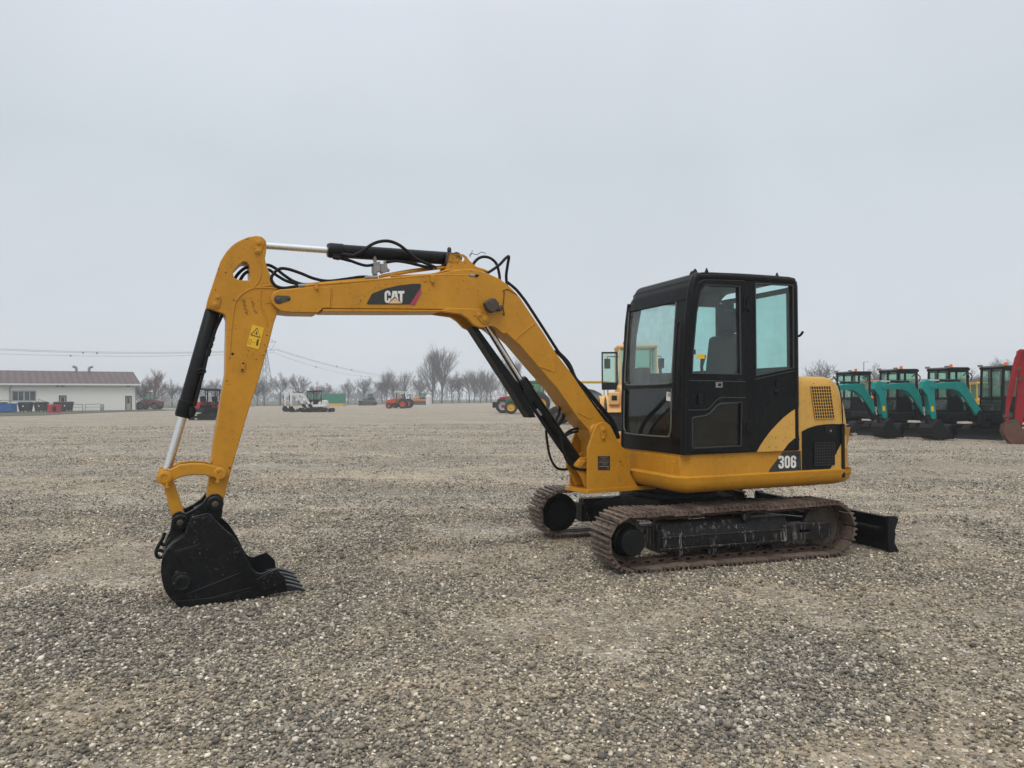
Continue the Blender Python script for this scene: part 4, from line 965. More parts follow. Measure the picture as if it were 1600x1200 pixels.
# linkage
lk_px = [(247, 737), (250, 734), (258, 732.5), (267, 733), (280.7, 726), (299, 724), (318, 724.5), (336.7, 728.5), (347, 730), (353, 735), (354, 741), (350.5, 747), (345, 750), (337, 747.5), (320, 742.5), (301.7, 742), (284, 745), (271, 751), (266, 755.5), (258, 757), (249, 752), (246.3, 745)]
ln_ = MB()
for b_ in (.115, -.150): ln_.slab(B, PB(lk_px, .15), b_, b_+.035)
LK = ln_.build('guide_link', YEL, EX, bevel=.008)
lw = MB(); lw.slab(B, PB([(254, 752), (258, 757), (266, 756.5), (271, 752), (279, 776), (287, 800), (291, 812), (289, 820), (282, 825), (274, 822), (270, 813), (262, 784)], .10), -.10, .10)
PL = lw.build('push_link', YEL, EX, bevel=.008)
boss((257, 746.5), .15, .052, LK, YEL, .022, name='link_pin'); boss((343.5, 740), .15, .046, LK, YEL, .022, name='link_pin')
for x, y in ((260.5, 757), (340, 748.5)):
    kk2 = MB()
    p0 = bxyz(x, y-6, .16); p1 = bxyz(x+.5, y+4, .16); kk2.cyl(p0, p1, .010, 8); kk2.cyl(p1-Vector((0, 0, .006)), p1+Vector((0, 0, .006)), .018, 8)
    kk2.build('pin_bolt', YEL, LK)
# bucket
BK = M['bucket']
side_px = [(294.7, 819), (300.5, 809), (312, 806), (325, 803), (331, 806.5), (337, 814), (350, 827), (364.7, 839), (374, 852), (383, 867), (389, 880), (395, 890.7), (401, 896), (408, 898), (420, 893), (431, 889.5), (445, 902), (449, 925.7), (430, 928.5), (400, 933), (360, 939), (313, 946.7), (285, 951), (279, 949), (272, 942), (263, 933), (257, 922), (253, 908), (251.3, 893), (252, 880), (255, 870), (260, 861), (270, 850), (287.7, 839), (291, 830)]
sw2 = .33; szl = PB(side_px, sw2)
zmin = min(z for a, z in szl); szl = [(a, z-zmin+.002) for a, z in szl]; DZ = -zmin+.002
bu = MB()
for b_ in (sw2-.022, -sw2): bu.slab(B, szl, b_, b_+.022)
shell = szl[18:]+[szl[0], szl[1]]            # lip round the heel and up the back
def off2(pl_, d):
    o = []
    for i, p in enumerate(pl_):
        p0 = Vector(pl_[max(i-1, 0)]); p1 = Vector(pl_[min(i+1, len(pl_)-1)]); t_ = (p1-p0).normalized(); n_ = Vector((-t_.y, t_.x))
        c_ = Vector(B.px(340, 880, 0)); 
        if n_.dot(c_-Vector(p)) < 0: n_ = -n_
        q = Vector(p)+n_*d; o.append((q.x, q.y))
    return o
sh_o, sh_i = off2(shell, .002), off2(shell, .024)
for i in range(len(shell)-1):
    q = [sh_o[i], sh_o[i+1], sh_i[i+1], sh_i[i]]; bu.slab(B, q, -sw2+.022, sw2-.022)
BU = bu.build('bucket', BK, EX, bevel=.004)
def PZ(pts, b): return [(a, z+DZ) for a, z in PB(pts, b)]
er = MB()                                     # ears and top box
ear_px = [(269, 806.7), (273, 803), (281, 800), (290, 803.5), (303, 797), (316, 788), (322.7, 778.7), (331, 773.5), (341, 773), (348.5, 778.5), (348, 795), (347, 807), (340, 818), (320, 826), (300, 832), (285, 845), (268, 856), (258, 866), (257.5, 858), (265.5, 839), (268.5, 821)]
for b_ in (.125, -.155): er.slab(B, PZ(ear_px, .155), b_, b_+.03)
er.slab(B, PZ([(303, 799), (322, 790), (330, 806), (296, 822)], .1), -.125, .125)
er.build('bucket_ear', BK, BU, bevel=.005)
for c in ((281.4, 816), (336, 787)):
    a, z = B.px(*c, .155); z += DZ*0
    MB().lathe(B.w(a, .10, z), B.L, [(.060, 0), (.060, .075), (.052, .082), (.036, .083), (.034, .078)], 26).build('pin_boss', BK, BU)
    MB().lathe(B.w(a, .17, z), B.L, [(.024, 0), (.024, .018), (.018, .022)], 20).build('bucket_pin', M['grime'], BU)
rb2 = MB(); bs = sw2
a, z = PZ([(284.5, 912.5)], bs)[0]
rb2.lathe(B.w(a, bs, z), B.L, [(.082, 0), (.080, .012), (.060, .014), (.058, .022), (.040, .026), (.036, .020)], 26)
for pts in ([(273.7, 863), (313, 851), (320, 872), (283, 885), (273.7, 863)],): rb2.tube([B.w(a, bs, z) for a, z in PZ(pts, bs)], .007, 6)
rb2.slab(B, PZ([(275, 864), (312, 852.5), (319, 871), (284, 884)], bs), bs-.002, bs+.006)
rb2.tube([B.w(a, bs+.007, z) for a, z in PZ([(292, 878), (297, 871.5), (305, 875)], bs)], .004, 5)
rb2.tube([B.w(a, bs, z) for a, z in PZ([(289, 931), (330, 915), (376, 896.5)], bs)], .008, 6)
rb2.tube([B.w(a, bs, z) for a, z in PZ([(286, 941), (330, 936), (392, 920)], bs)], .009, 6)
rb2.tube(curve([B.w(a, bs, z) for a, z in PZ([(302, 812), (330, 809), (336, 818), (364, 843), (380, 869), (393, 893), (402, 900)], bs)], 3), .006, 6)
rb2.tube([B.w(a, bs, z) for a, z in PZ([(312, 810), (340, 845), (366, 880)], bs)], .003, 5)
rb2.slab(B, PZ([(275, 940), (300, 938), (340, 934), (392, 924), (395, 932), (360, 938), (313, 945.5), (286, 949.5)], bs), bs, bs+.010)
rb2.build('side_ribs', BK, BU, bevel=.002)
for s_ in (1, -1):
    cu = MB()
    b0_, b1_ = (bs+.001, bs+.024) if s_ > 0 else (-bs-.024, -bs-.001)
    cu.slab(B, PZ([(400, 906), (415, 897.5), (431, 889), (446, 903), (437, 912), (424, 917), (413, 922), (402, 918)], bs), b0_, b1_)
    for x, y in ((412, 905), (411, 911), (418, 908), (419, 914)):
        a, z = PZ([(x, y)], bs)[0]; cu.lathe(B.w(a, b1_ if s_ > 0 else b0_, z), B.L*s_, [(.010, 0), (.010, .01)], 6)
    cu.build('side_cutter', BK, BU, bevel=.003)
tooth = PZ([(428, 918), (440, 916), (452, 915.5), (461, 917.5), (470, 920), (479, 923.5), (476, 925.5), (462, 924), (448, 926), (430, 928.5)], bs)
for k in range(5):
    bt = -.295+.1475*k; w0, w1 = .032, .012; mb = MB(); A_, B_ = [], []
    amin, amax = min(p[0] for p in tooth), max(p[0] for p in tooth)
    for a, z in tooth:
        k_ = (a-amin)/(amax-amin); w__ = w0+(w1-w0)*max(0, k_-.3)/.7; A_.append(B.w(a, bt-w__, z)); B_.append(B.w(a, bt+w__, z))
    mb.loops(A_, B_); mb.build('tooth', M['tooth'], BU, bevel=.005)
hk = MB(); 
for pts in ([(257.5, 833), (254.5, 842), (250, 850), (245.5, 858), (244, 866), (247, 871.5), (253, 871.5), (258, 867), (260, 861)], [(251, 850), (256, 852), (260, 850), (264, 844)], [(246, 861), (251, 861), (256, 863)]):
    hk.tube(curve([B.w(a, 0.05, z) for a, z in PZ(pts, 0.05)], 4), .013, 8)
hk.build('lifting_hook', BK, BU)
# ================================================================== OTHER MACHINES
class LR(Fr):
    def __init__(s, yaw, x=0, y=0):
        s.o = Vector((x, y, 0)); s.F = Vector((math.cos(yaw), math.sin(yaw), 0)); s.L = Vector((-math.sin(yaw), math.cos(yaw), 0)); s.yaw = yaw
def pcol(name, col, r=.45): 
    if name not in M: M[name] = paint(name, col, r, (.14, .12, .10), .2, .2, var=.12)
    return M[name]
TEAL = pcol('teal paint', (.004, .215, .195)); RED = pcol('red paint', (.36, .012, .014)); WHT = pcol('white paint', (.62, .62, .60)); ORG = pcol('orange paint', (.62, .17, .02))
PALE = pcol('pale yellow paint', (.72, .42, .16)); DRED = pcol('deep red paint', (.27, .014, .018)); GRN = pcol('green paint', (.015, .14, .045)); GREY = pcol('grey paint', (.10, .10, .105)); YL2 = pcol('bright yellow paint', (.62, .36, .02)); BRK = pcol('brick red paint', (.26, .035, .03)); DUSTR = pcol('dusty red grey paint', (.17, .07, .062))
def place(o, loc, yaw, scale=1.0): o.matrix_basis = Matrix.Translation(Vector(loc)) @ Matrix.Rotation(yaw, 4, 'Z') @ Matrix.Scale(scale, 4)
def track_unit(mb, fr, yc, wd, ln, h, m=0):
    r = h/2; pts = []
    for k in range(13): t_ = math.pi/2+math.pi*k/12; pts.append((-(ln/2-r)+r*math.cos(t_), r+r*math.sin(t_)))
    for k in range(13): t_ = -math.pi/2+math.pi*k/12; pts.append(((ln/2-r)+r*math.cos(t_), r+r*math.sin(t_)))
    inner = [(x*.93 if abs(x) < 9 else x, r+(z-r)*.80) for x, z in pts]
    mb.slab(fr, pts, yc-wd/2, yc+wd/2, holes=[inner], m=m)
    per = 44
    for k in range(per):
        s_ = k/per*len(pts); i = int(s_); p, q = Vector(pts[i]), Vector(pts[(i+1) % len(pts)]); c = p.lerp(q, s_-i); t_ = (q-p).normalized() if (q-p).length > 1e-6 else Vector((1, 0)); n_ = Vector((t_.y, -t_.x))
        if n_.dot(c-Vector((max(-(ln/2-r), min(ln/2-r, c.x)), r))) < 0: n_ = -n_
        a, b_ = c-t_*.022, c+t_*.022; a2, b2 = a+n_*.02, b_+n_*.02
        mb.slab(fr, [(a.x, a.y), (b_.x, b_.y), (b2.x, b2.y), (a2.x, a2.y)], yc-wd/2+.01, yc+wd/2-.01, m=m)
def wheelset(mb, fr, yc, ln, h, n=4):
    for k in range(n): mb.cyl(fr.w(-ln/2+h*.7+(ln-h*1.4)*k/(n-1), yc-.11, .13), fr.w(-ln/2+h*.7+(ln-h*1.4)*k/(n-1), yc+.11, .13), .08, 12)
    for x in (-ln/2+h/2, ln/2-h/2): mb.cyl(fr.w(x, yc-.1, h/2), fr.w(x, yc+.1, h/2), h*.36, 16)
    mb.box(fr, -ln/2+h*.6, ln/2-h*.6, yc-.09, yc+.09, .15, h-.13)
def cab_box(root, x0, x1, y0, y1, z0, z1, zs, gm, post=None, mid=None, rake=.06, roofc=None, name='cab'):
    """cab of posts, sill panels and a roof, with a pane on every side"""
    post = post or M['cabblack']; mb = MB(); t_ = .06
    for (x, y, dx) in ((x1, y0, -rake), (x1, y1, -rake), (x0, y0, .02), (x0, y1, .02)):
        sx_ = -1 if x == x1 else 1; sy_ = 1 if y == y0 else -1
        mb.hexa([Vector(p) for p in ((x, y, z0), (x+sx_*t_, y, z0), (x+sx_*t_, y+sy_*t_, z0), (x, y+sy_*t_, z0), (x+dx, y, z1), (x+dx+sx_*t_, y, z1), (x+dx+sx_*t_, y+sy_*t_, z1), (x+dx, y+sy_*t_, z1))])
    xm = (x0+x1)/2+.08
    for y in (y0, y1):
        ys = (y+.004, y+.05) if y == y0 else (y-.05, y-.004)
        mb.box(LF, x0+.06, x1-.06, ys[0], ys[1], z0, zs)
        mb.box(LF, xm-.03, xm+.03, ys[0], ys[1], zs, z1)
        mb.box(LF, x0+.03, x1-rake-.03, ys[0], ys[1], z1-.09, z1)
    mb.box(LF, x0, x0+.05, y0+.06, y1-.06, z0, zs+.1)
    mb.box(LF, x1-.05, x1-.005, y0+.06, y1-.06, z0, z0+.10)
    mb.box(LF, x1-.075, x1-.03, y0+.06, y1-.06, zs-.10, zs-.05)
    if mid: mb.box(LF, x1-.055, x1-.025, (y0+y1)/2-.02, (y0+y1)/2+.02, zs-.05, z1)
    o = mb.build(name, post, root, smooth=30)
    rf_ = MB(); rf_.slab(LF, [(x0-.02, z1-.03), (x0-.03, z1+.05), (x0+.05, z1+.09), (x1-rake-.05, z1+.085), (x1-rake+.05, z1+.03), (x1-rake+.03, z1-.03)], y0-.02, y1+.02)
    rf_.build('roof', roofc or post, o, bevel=.02)
    gl_ = MB()
    gl_.loops([Vector((x1-.02, y0+.06, z0+.1)), Vector((x1-.02, y1-.06, z0+.1)), Vector((x1-rake-.02, y1-.06, z1)), Vector((x1-rake-.02, y0+.06, z1))],
              [Vector((x1-.028, y0+.06, z0+.1)), Vector((x1-.028, y1-.06, z0+.1)), Vector((x1-rake-.028, y1-.06, z1)), Vector((x1-rake-.028, y0+.06, z1))])
    gl_.build('windscreen', gm, o, smooth=0)
    g2_ = MB()
    for y in (y0+.025, y1-.03): g2_.box(LF, x0+.06, xm-.03, y, y+.005, zs, z1-.09); g2_.box(LF, xm+.03, x1-rake-.05, y, y+.005, zs, z1-.09)
    g2_.box(LF, x0+.02, x0+.025, y0+.06, y1-.06, zs+.1, z1-.03); g2_.build('side_window', gm, o, smooth=0)
    st_ = MB(); xm2 = (x0+x1)/2-.1; ym = (y0+y1)/2
    st_.slab(LF, [(xm2+.25, z0+.35), (xm2+.25, z0+.5), (xm2-.12, z0+.5), (xm2-.2, z0+1.1), (xm2-.3, z0+1.1), (xm2-.25, z0+.3)], ym-.22, ym+.22); st_.box(LF, xm2-.2, xm2+.2, ym-.18, ym+.18, z0, z0+.35)
    st_.build('driver_seat', M['seat'], o, bevel=.03)
    return o
def mini(label, loc, yaw, uyaw, colr, group=None, cab=True, tlen=2.0, scale=1.0, arm=True, pose=0, swoosh=None, cover=None, name='mini_excavator', cat='excavator', canopy=None):
    root = thing(name, label, cat, group=group); uf = LR(uyaw-yaw); TB, BK_ = M['track_rubber'], M['black']
    swoosh = swoosh or colr
    for s_ in (1, -1):
        mb = MB(); track_unit(mb, uf, s_*.60, .30, tlen, .46); mb.build('track', TB, root)
        mb = MB(); wheelset(mb, uf, s_*.60, tlen, .46); mb.build('track_frame', BK_, root)
    mb = MB(); mb.box(uf, -.45, .45, -.45, .45, .2, .42); mb.cyl((0, 0, .42), (0, 0, .56), .34, 24); mb.build('centre_frame', BK_, root)
    xb = tlen/2+.28; mb = MB()
    mb.slab(uf, [(xb, .02), (xb+.05, 0), (xb-.02, .10), (xb-.03, .2), (xb+.03, .34), (xb, .345), (xb-.07, .22), (xb-.06, .08)], -.74, .74)
    mb.box(uf, xb-.09, xb-.05, -.70, .70, .12, .2)
    for s_ in (.3, -.3): mb.box(uf, .4, xb-.05, s_-.04, s_+.04, .14, .24)
    mb.build('blade', BK_, root, bevel=.004)
    # house: low round-backed body
    def pl_(r, fx, b):
        p = [(fx, b), (fx, -b)]; th = math.asin(min(.99, b/r))
        return p+[(-r*math.cos(th*(1-k/5)), -r*math.sin(th*(1-k/5))) for k in range(11)]
    mb = MB(); mb.loft([[LF.w(a, b_, z) for a, b_ in pl_(.98+o_, .70, .70+o_)] for o_, z in ((-.06, .56), (0, .62), (.0, .82), (-.02, .86))]); mb.build('counterweight', cover or BK_, root, bevel=.01)
    mb = MB(); mb.loft([[LF.w(min(a, .72 if cab else .2), b_, z) for a, b_ in pl_(.93+o_, .1, .66+o_)] for o_, z in ((0, .861), (0, 1.1), (-.04, 1.25), (-.16, 1.34))]); mb.build('engine_cover', cover or (M['cabblack'] if cab else colr), root, bevel=.02)
    mb = MB()
    for s_ in (1, -1): mb.slab(LF, [(-.72, .87), (-.70, 1.05), (-.55, 1.28), (-.30, 1.40), (-.42, 1.1), (-.35, .87)], s_*.68-.02, s_*.68+.02)
    mb.build('side_panel', swoosh, root, bevel=.004)
    mb = MB(); mb.box(LF, .1, .78, -.66, -.12, .861, 1.15); mb.build('tank_cover', M['cabblack'], root, bevel=.03)
    if cab:
        c_ = cab_box(root, -.32, .66, -.22, .66, .86, 2.36, 1.42, M['glass_far'], mid=True)
        mb = MB(); mb.box(LF, .60, .70, .55, .67, 2.42, 2.49); mb.box(LF, .60, .70, -.24, -.12, 2.42, 2.49); mb.build('work_light', M['steel'], c_)
        mb = MB(); mb.lathe((.1, .3, 2.44), (0, 0, 1), [(.06, 0), (.06, .03), (.05, .035), (.05, .11), (.02, .13)], 12); mb.build('beacon', M['lens'], c_)
        mb = MB(); mb.box(LF, -.20, -.05, .662, .668, .95, 1.25); mb.build('door_sticker', swoosh, c_)
    else:
        mb = MB()
        for x, y in ((.55, .55), (.55, -.5), (-.55, .55), (-.55, -.5)): mb.bar((x, y, .86), (x*.95, y, 2.24), .05)
        mb.build('canopy_post', M['black'], root)
        mb = MB(); mb.slab(LF, [(-.75, 2.22), (-.72, 2.30), (-.4, 2.36), (.5, 2.34), (.78, 2.26), (.75, 2.20)], -.62, .66); mb.build('canopy', canopy or M['black'], root, bevel=.02)
        mb = MB(); mb.box(LF, -.35, .15, -.25, .25, 1.15, 1.3); mb.slab(LF, [(-.25, 1.3), (-.3, 1.75), (-.38, 1.75), (-.38, 1.3)], -.25, .25); mb.build('driver_seat', M['seat'], root, bevel=.03)
        mb = MB()
        for y in (.35, -.3): mb.tube([(.35, y, .9), (.36, y, 1.35), (.33, y, 1.5)], [.03, .02, .035], 6)
        mb.build('control_lever', M['black'], root)
    if not arm: place(root, loc, yaw, scale); return root
    # swing post, boom, arm, bucket in the plane y = yb
    yb = .12; A_ = LR(0, 0, yb)
    mb = MB(); mb.box(A_, .68, 1.02, -.14, .14, .48, .60); mb.box(A_, .68, 1.02, -.14, .14, .72, .82); mb.cyl((.92, yb, .50), (.92, yb, .84), .09, 14)
    mb.slab(A_, [(.92, .52), (1.2, .55), (1.25, .85), (1.12, .98), (.98, .9)], -.12, .12); mb.build('swing_post', BK_, root, bevel=.01)
    if pose == 0:
        boom = [(1.05, .78), (1.00, .90), (1.42, 1.72), (1.52, 1.93), (1.62, 2.02), (1.80, 2.05), (2.55, 1.97), (2.66, 1.90), (2.62, 1.80), (2.45, 1.78), (1.98, 1.78), (1.78, 1.70), (1.62, 1.52), (1.22, .80)]
        armp = [(2.48, 1.93), (2.58, 2.08), (2.72, 2.12), (2.83, 2.04), (2.88, 1.80), (2.80, 1.66), (2.72, 1.55), (2.60, .72), (2.52, .66), (2.44, .72), (2.50, 1.6)]
        cyA, cyB = ((1.66, 2.08), (2.66, 2.10)); bcA, bcB = ((2.82, 1.66), (2.74, .82)); blA, blB = ((1.22, .70), (1.66, 1.66)); bkc = (2.50, .70)
        kx = lambda p: (1.05+(p[0]-1.05)*1.30, .78+(p[1]-.78)*(.90 if p[1] > .78 else 1)); boom = [kx(p) for p in boom]; armp = [kx(p) for p in armp]; cyA, cyB, bcA, bcB, blA, blB, bkc = [kx(p) for p in (cyA, cyB, bcA, bcB, blA, blB, bkc)]
    else:
        boom = [(1.05, .78), (1.00, .92), (1.55, 1.80), (1.78, 2.02), (2.0, 2.10), (3.05, 2.22), (3.15, 2.14), (3.10, 2.05), (2.1, 1.84), (1.85, 1.68), (1.22, .80)]
        armp = [(2.98, 2.14), (3.06, 2.36), (3.20, 2.46), (3.34, 2.40), (3.36, 2.1), (3.28, 1.9), (3.24, .75), (3.16, .66), (3.08, .72), (3.06, 1.7)]
        cyA, cyB = ((1.85, 2.20), (3.12, 2.42)); bcA, bcB = ((3.34, 2.0), (3.38, .82)); blA, blB = ((1.22, .70), (1.8, 1.74)); bkc = (3.14, .70)
    mb = MB(); mb.slab(A_, boom, -.10, .10); bo_ = mb.build('boom', colr, root, bevel=.012)
    mb = MB(); mb.slab(A_, armp, -.085, .085); ar_ = mb.build('arm', colr, root, bevel=.012)
    def cyl_(p, q, y, r=.045):
        p, q = A_.w(p[0], y, p[1]), A_.w(q[0], y, q[1]); m_ = p.lerp(q, .62)
        o = MB().cyl(p, m_, r, 12).build('cylinder', BK_, root); MB().cyl(m_, q, r*.5, 10).build('piston_rod', M['chrome'], o)
    cyl_(cyA, cyB, 0); cyl_(bcA, bcB, 0); cyl_(blA, blB, 0, .05)
    for y in (.06, -.06):
        MB().tube(curve([A_.w(1.45, y, 1.95), A_.w(1.38, y, 2.10), A_.w(1.50, y, 2.20), A_.w(1.62, y, 2.12)], 4), .018, 6).build('hydraulic_hose', M['rubber'], root)
        mb = MB(); mb.tube(curve([A_.w(cyB[0]-.3, y, cyB[1]-.12), A_.w(cyB[0]+.1, y, cyB[1]-.02), A_.w(cyB[0]+.26, y, cyB[1]-.25), A_.w(cyB[0]+.2, y, cyB[1]-.5)], 4), .018, 6); mb.build('hydraulic_hose', M['rubber'], root)
    x, z = bkc; mb = MB()
    mb.bar(A_.w(bcB[0], 0, bcB[1]), A_.w(x+.02, 0, .78), .12, .05); mb.bar(A_.w(bcB[0], 0, bcB[1]), A_.w(x+.2, 0, .52), .12, .05); mb.build('bucket_link', BK_, root)
    sp = [(x+.22, .56), (x+.04, .70), (x-.08, .66), (x-.14, .52), (x-.46, .14), (x-.44, .05), (x-.1, .02), (x+.16, .06), (x+.30, .2), (x+.30, .42)]
    mb = MB()
    for y in (.27, -.29): mb.slab(A_, sp, y, y+.02)
    o2 = sp[5:]+sp[:2]
    for i in range(len(o2)-1):
        p, q = o2[i], o2[i+1]; c_ = (x-.05, .33); k_ = .07
        mb.slab(A_, [p, q, (q[0]+(c_[0]-q[0])*k_, q[1]+(c_[1]-q[1])*k_), (p[0]+(c_[0]-p[0])*k_, p[1]+(c_[1]-p[1])*k_)], -.27, .27)
    for k in range(4): y = -.24+.16*k; mb.slab(A_, [(x-.42, .05), (x-.42, .13), (x-.60, .06), (x-.60, .03)], y-.025, y+.025)
    mb.build('bucket', M['bucket'], root, bevel=.004)
    mb = MB(); mb.slab(A_, [(x+.03, .95), (x+.14, .95), (x+.15, 1.12), (x+.05, 1.12)], .086, .090); mb.build('warning_sticker', M['safety'], ar_)
    place(root, loc, yaw, scale); return root
YW = R(197)
G1 = 'teal mini excavators parked in a row'
rowm = []
specs = [(1332, 30.0, 'teal mini excavator half hidden by the engine hood, red panel at its tail', BRK), (1402, 27.6, 'teal mini excavator second in the row, its arm crossing the cab of the first', TEAL),
         (1478, 26.3, 'teal mini excavator third in the row, between two other teal ones', TEAL), (1563, 25.0, 'teal mini excavator nearest to the big red digging arm', TEAL)]
for i, (px, Y, lb_, swc) in enumerate(specs):
    rowm.append(mini(lb_, at(px, Y), YW+R((0, -1, 1.5, -2)[i]), R(208)+R((2, 0, -2, 1)[i]), TEAL, G1, swoosh=swc))
mini('red mini excavator with black canopy standing on rubber tracks', at(322, 54.5), R(-28), R(-8), RED, cab=False)
mini('teal mini excavator with dark canopy behind the red one', at(339, 61.5), R(-35), R(-10), TEAL, cab=False)
GW = 'white excavators standing side by side'
mini('white excavator with black cab and red stripe on its tail, nearer of the pair', at(500, 83), R(184), R(180), WHT, GW, tlen=3.0, pose=1, name='midi_excavator', swoosh=WHT, cover=WHT)
mini('white excavator mostly hidden behind its twin, arm raised further left', at(489, 86.5), R(186), R(180), WHT, GW, tlen=3.0, pose=1, name='midi_excavator', swoosh=WHT, cover=WHT)
# red bucket arm at the right edge with its machine beyond the frame
RX = mini('big dark red excavator arm and rusty bucket at the right edge', (19.0, 20.4, 0), R(180-24), R(180-15), DRED, None, arm=False, scale=1.25, name='crawler_excavator', tlen=2.6)
_q = at(1592, 22.2); V = Fr(_q.x, _q.y, R(-24))
def PV(pts, b): return V.P(pts, b)
mb = MB(); mb.slab(V, PV([(1589, 549), (1594, 545.5), (1603, 546), (1612, 553), (1611, 575), (1607, 600), (1602, 640), (1597, 665), (1588, 669), (1584, 660), (1590, 600), (1590, 575)], .0), -.13, .02)
mb.slab(V, PV([(1590, 548), (1596, 548), (1590, 575), (1583, 612), (1576, 640), (1576, 662), (1571, 664), (1568.5, 655), (1571, 625), (1578, 588), (1584, 560)], .0), .05, .13)
ar_ = mb.build('arm', DRED, RX, bevel=.012)
mb = MB(); mb.slab(V, PV([(1602, 548), (1640, 530), (1680, 560), (1735, 640), (1720, 650), (1665, 580), (1640, 556), (1606, 572)], 0), -.15, .15); mb.build('boom', DRED, RX, bevel=.012)
def pv(x, y, b=.1): a, z = V.px(x, y, b); return V.w(a, b, z)
o = MB().cyl(pv(1588, 568), pv(1577, 622), .055, 14).build('cylinder', DRED, RX); MB().cyl(pv(1577, 622), pv(1572.5, 646), .03, 12).build('piston_rod', M['chrome'], o)
mb = MB(); mb.slab(V, PV([(1575, 640), (1584, 646), (1592, 641), (1590, 650), (1580, 653)], 0), -.15, -.1)
for c in ((1576, 648), (1590, 576), (1594, 592)): mb.cyl(pv(*c, .145), pv(*c, -.1), .06, 14)
mb.cyl(pv(1567, 651, .14), pv(1573, 651, .14), .035, 10); mb.build('arm_link', M['grime'], RX)
bkp = [(1570, 663), (1590, 660), (1596, 668), (1607, 676), (1626, 690), (1622, 697), (1590, 698), (1580, 695), (1572, 684), (1568, 675)]
RUST = paint('rusty bucket steel', (.13, .060, .040), .6, (.10, .09, .08), .5, .3, var=.35)
mb = MB(); zb_ = [(a, max(.005, z)) for a, z in PV(bkp, .3)]
for b_ in (.30, -.32): mb.slab(V, zb_, b_, b_+.02)
sh = zb_[4:]+[zb_[0]]
for i in range(len(sh)-1): 
    p, q = sh[i], sh[i+1]; c_ = V.px(1598, 681, .3); k_ = .1
    mb.slab(V, [p, q, (q[0]+(c_[0]-q[0])*k_, q[1]+(c_[1]-q[1])*k_), (p[0]+(c_[0]-p[0])*k_, p[1]+(c_[1]-p[1])*k_)], -.30, .30)
mb.build('bucket', RUST, RX, bevel=.006)
mb = MB(); mb.slab(V, PV([(1569, 662), (1578, 657), (1592, 655), (1592, 668), (1583, 672), (1572, 676)], .14), -.14, .14); mb.build('bucket_ear', M['grime'], RX, bevel=.01)

def wheel(root, x, y, r, wd, rimc, hubc=None, lugs=True, name='wheel'):
    s_ = 1 if y > 0 else -1; mb = MB(); ax = Vector((0, 1, 0)); h = wd/2
    mb.lathe((x, y, r), ax, [(r*.58, -h*.55), (r*.60, -h*.75), (r*.66, -h), (r*.88, -h), (r*.97, -h*.75), (r*.975, 0), (r*.97, h*.75), (r*.88, h), (r*.66, h), (r*.60, h*.75), (r*.58, h*.55)], 32, cap=False)
    if lugs:
        n = 20
        for k in range(n):
            for q in (1, -1):
                t_ = 2*math.pi*(k+(.5 if q > 0 else 0))/n; t2 = t_+.13
                p0 = Vector((x+math.cos(t_)*r*.975, y+q*h*.98, r+math.sin(t_)*r*.975)); p1 = Vector((x+math.cos(t2)*r*.985, y, r+math.sin(t2)*r*.985))
                mb.bar(p0, p1, r*.07, r*.06, up=(math.cos(t_), 0, math.sin(t_)))
    o = mb.build(name, M['tyre'], root, smooth=40)
    MB().lathe((x, y, r), ax*s_, [(r*.55, -h*.7), (r*.60, h*.6), (r*.57, h*.78), (r*.50, h*.55), (r*.30, h*.2), (r*.26, h*.25), (r*.25, h*.6), (r*.12, h*.65)], 24).build('rim', rimc, o, smooth=40)
    if hubc: MB().lathe((x, y+s_*h*.3, r), ax*s_, [(r*.22, 0), (r*.22, h*.6), (r*.14, h*.75)], 16).build('hub', hubc, o)
    return o
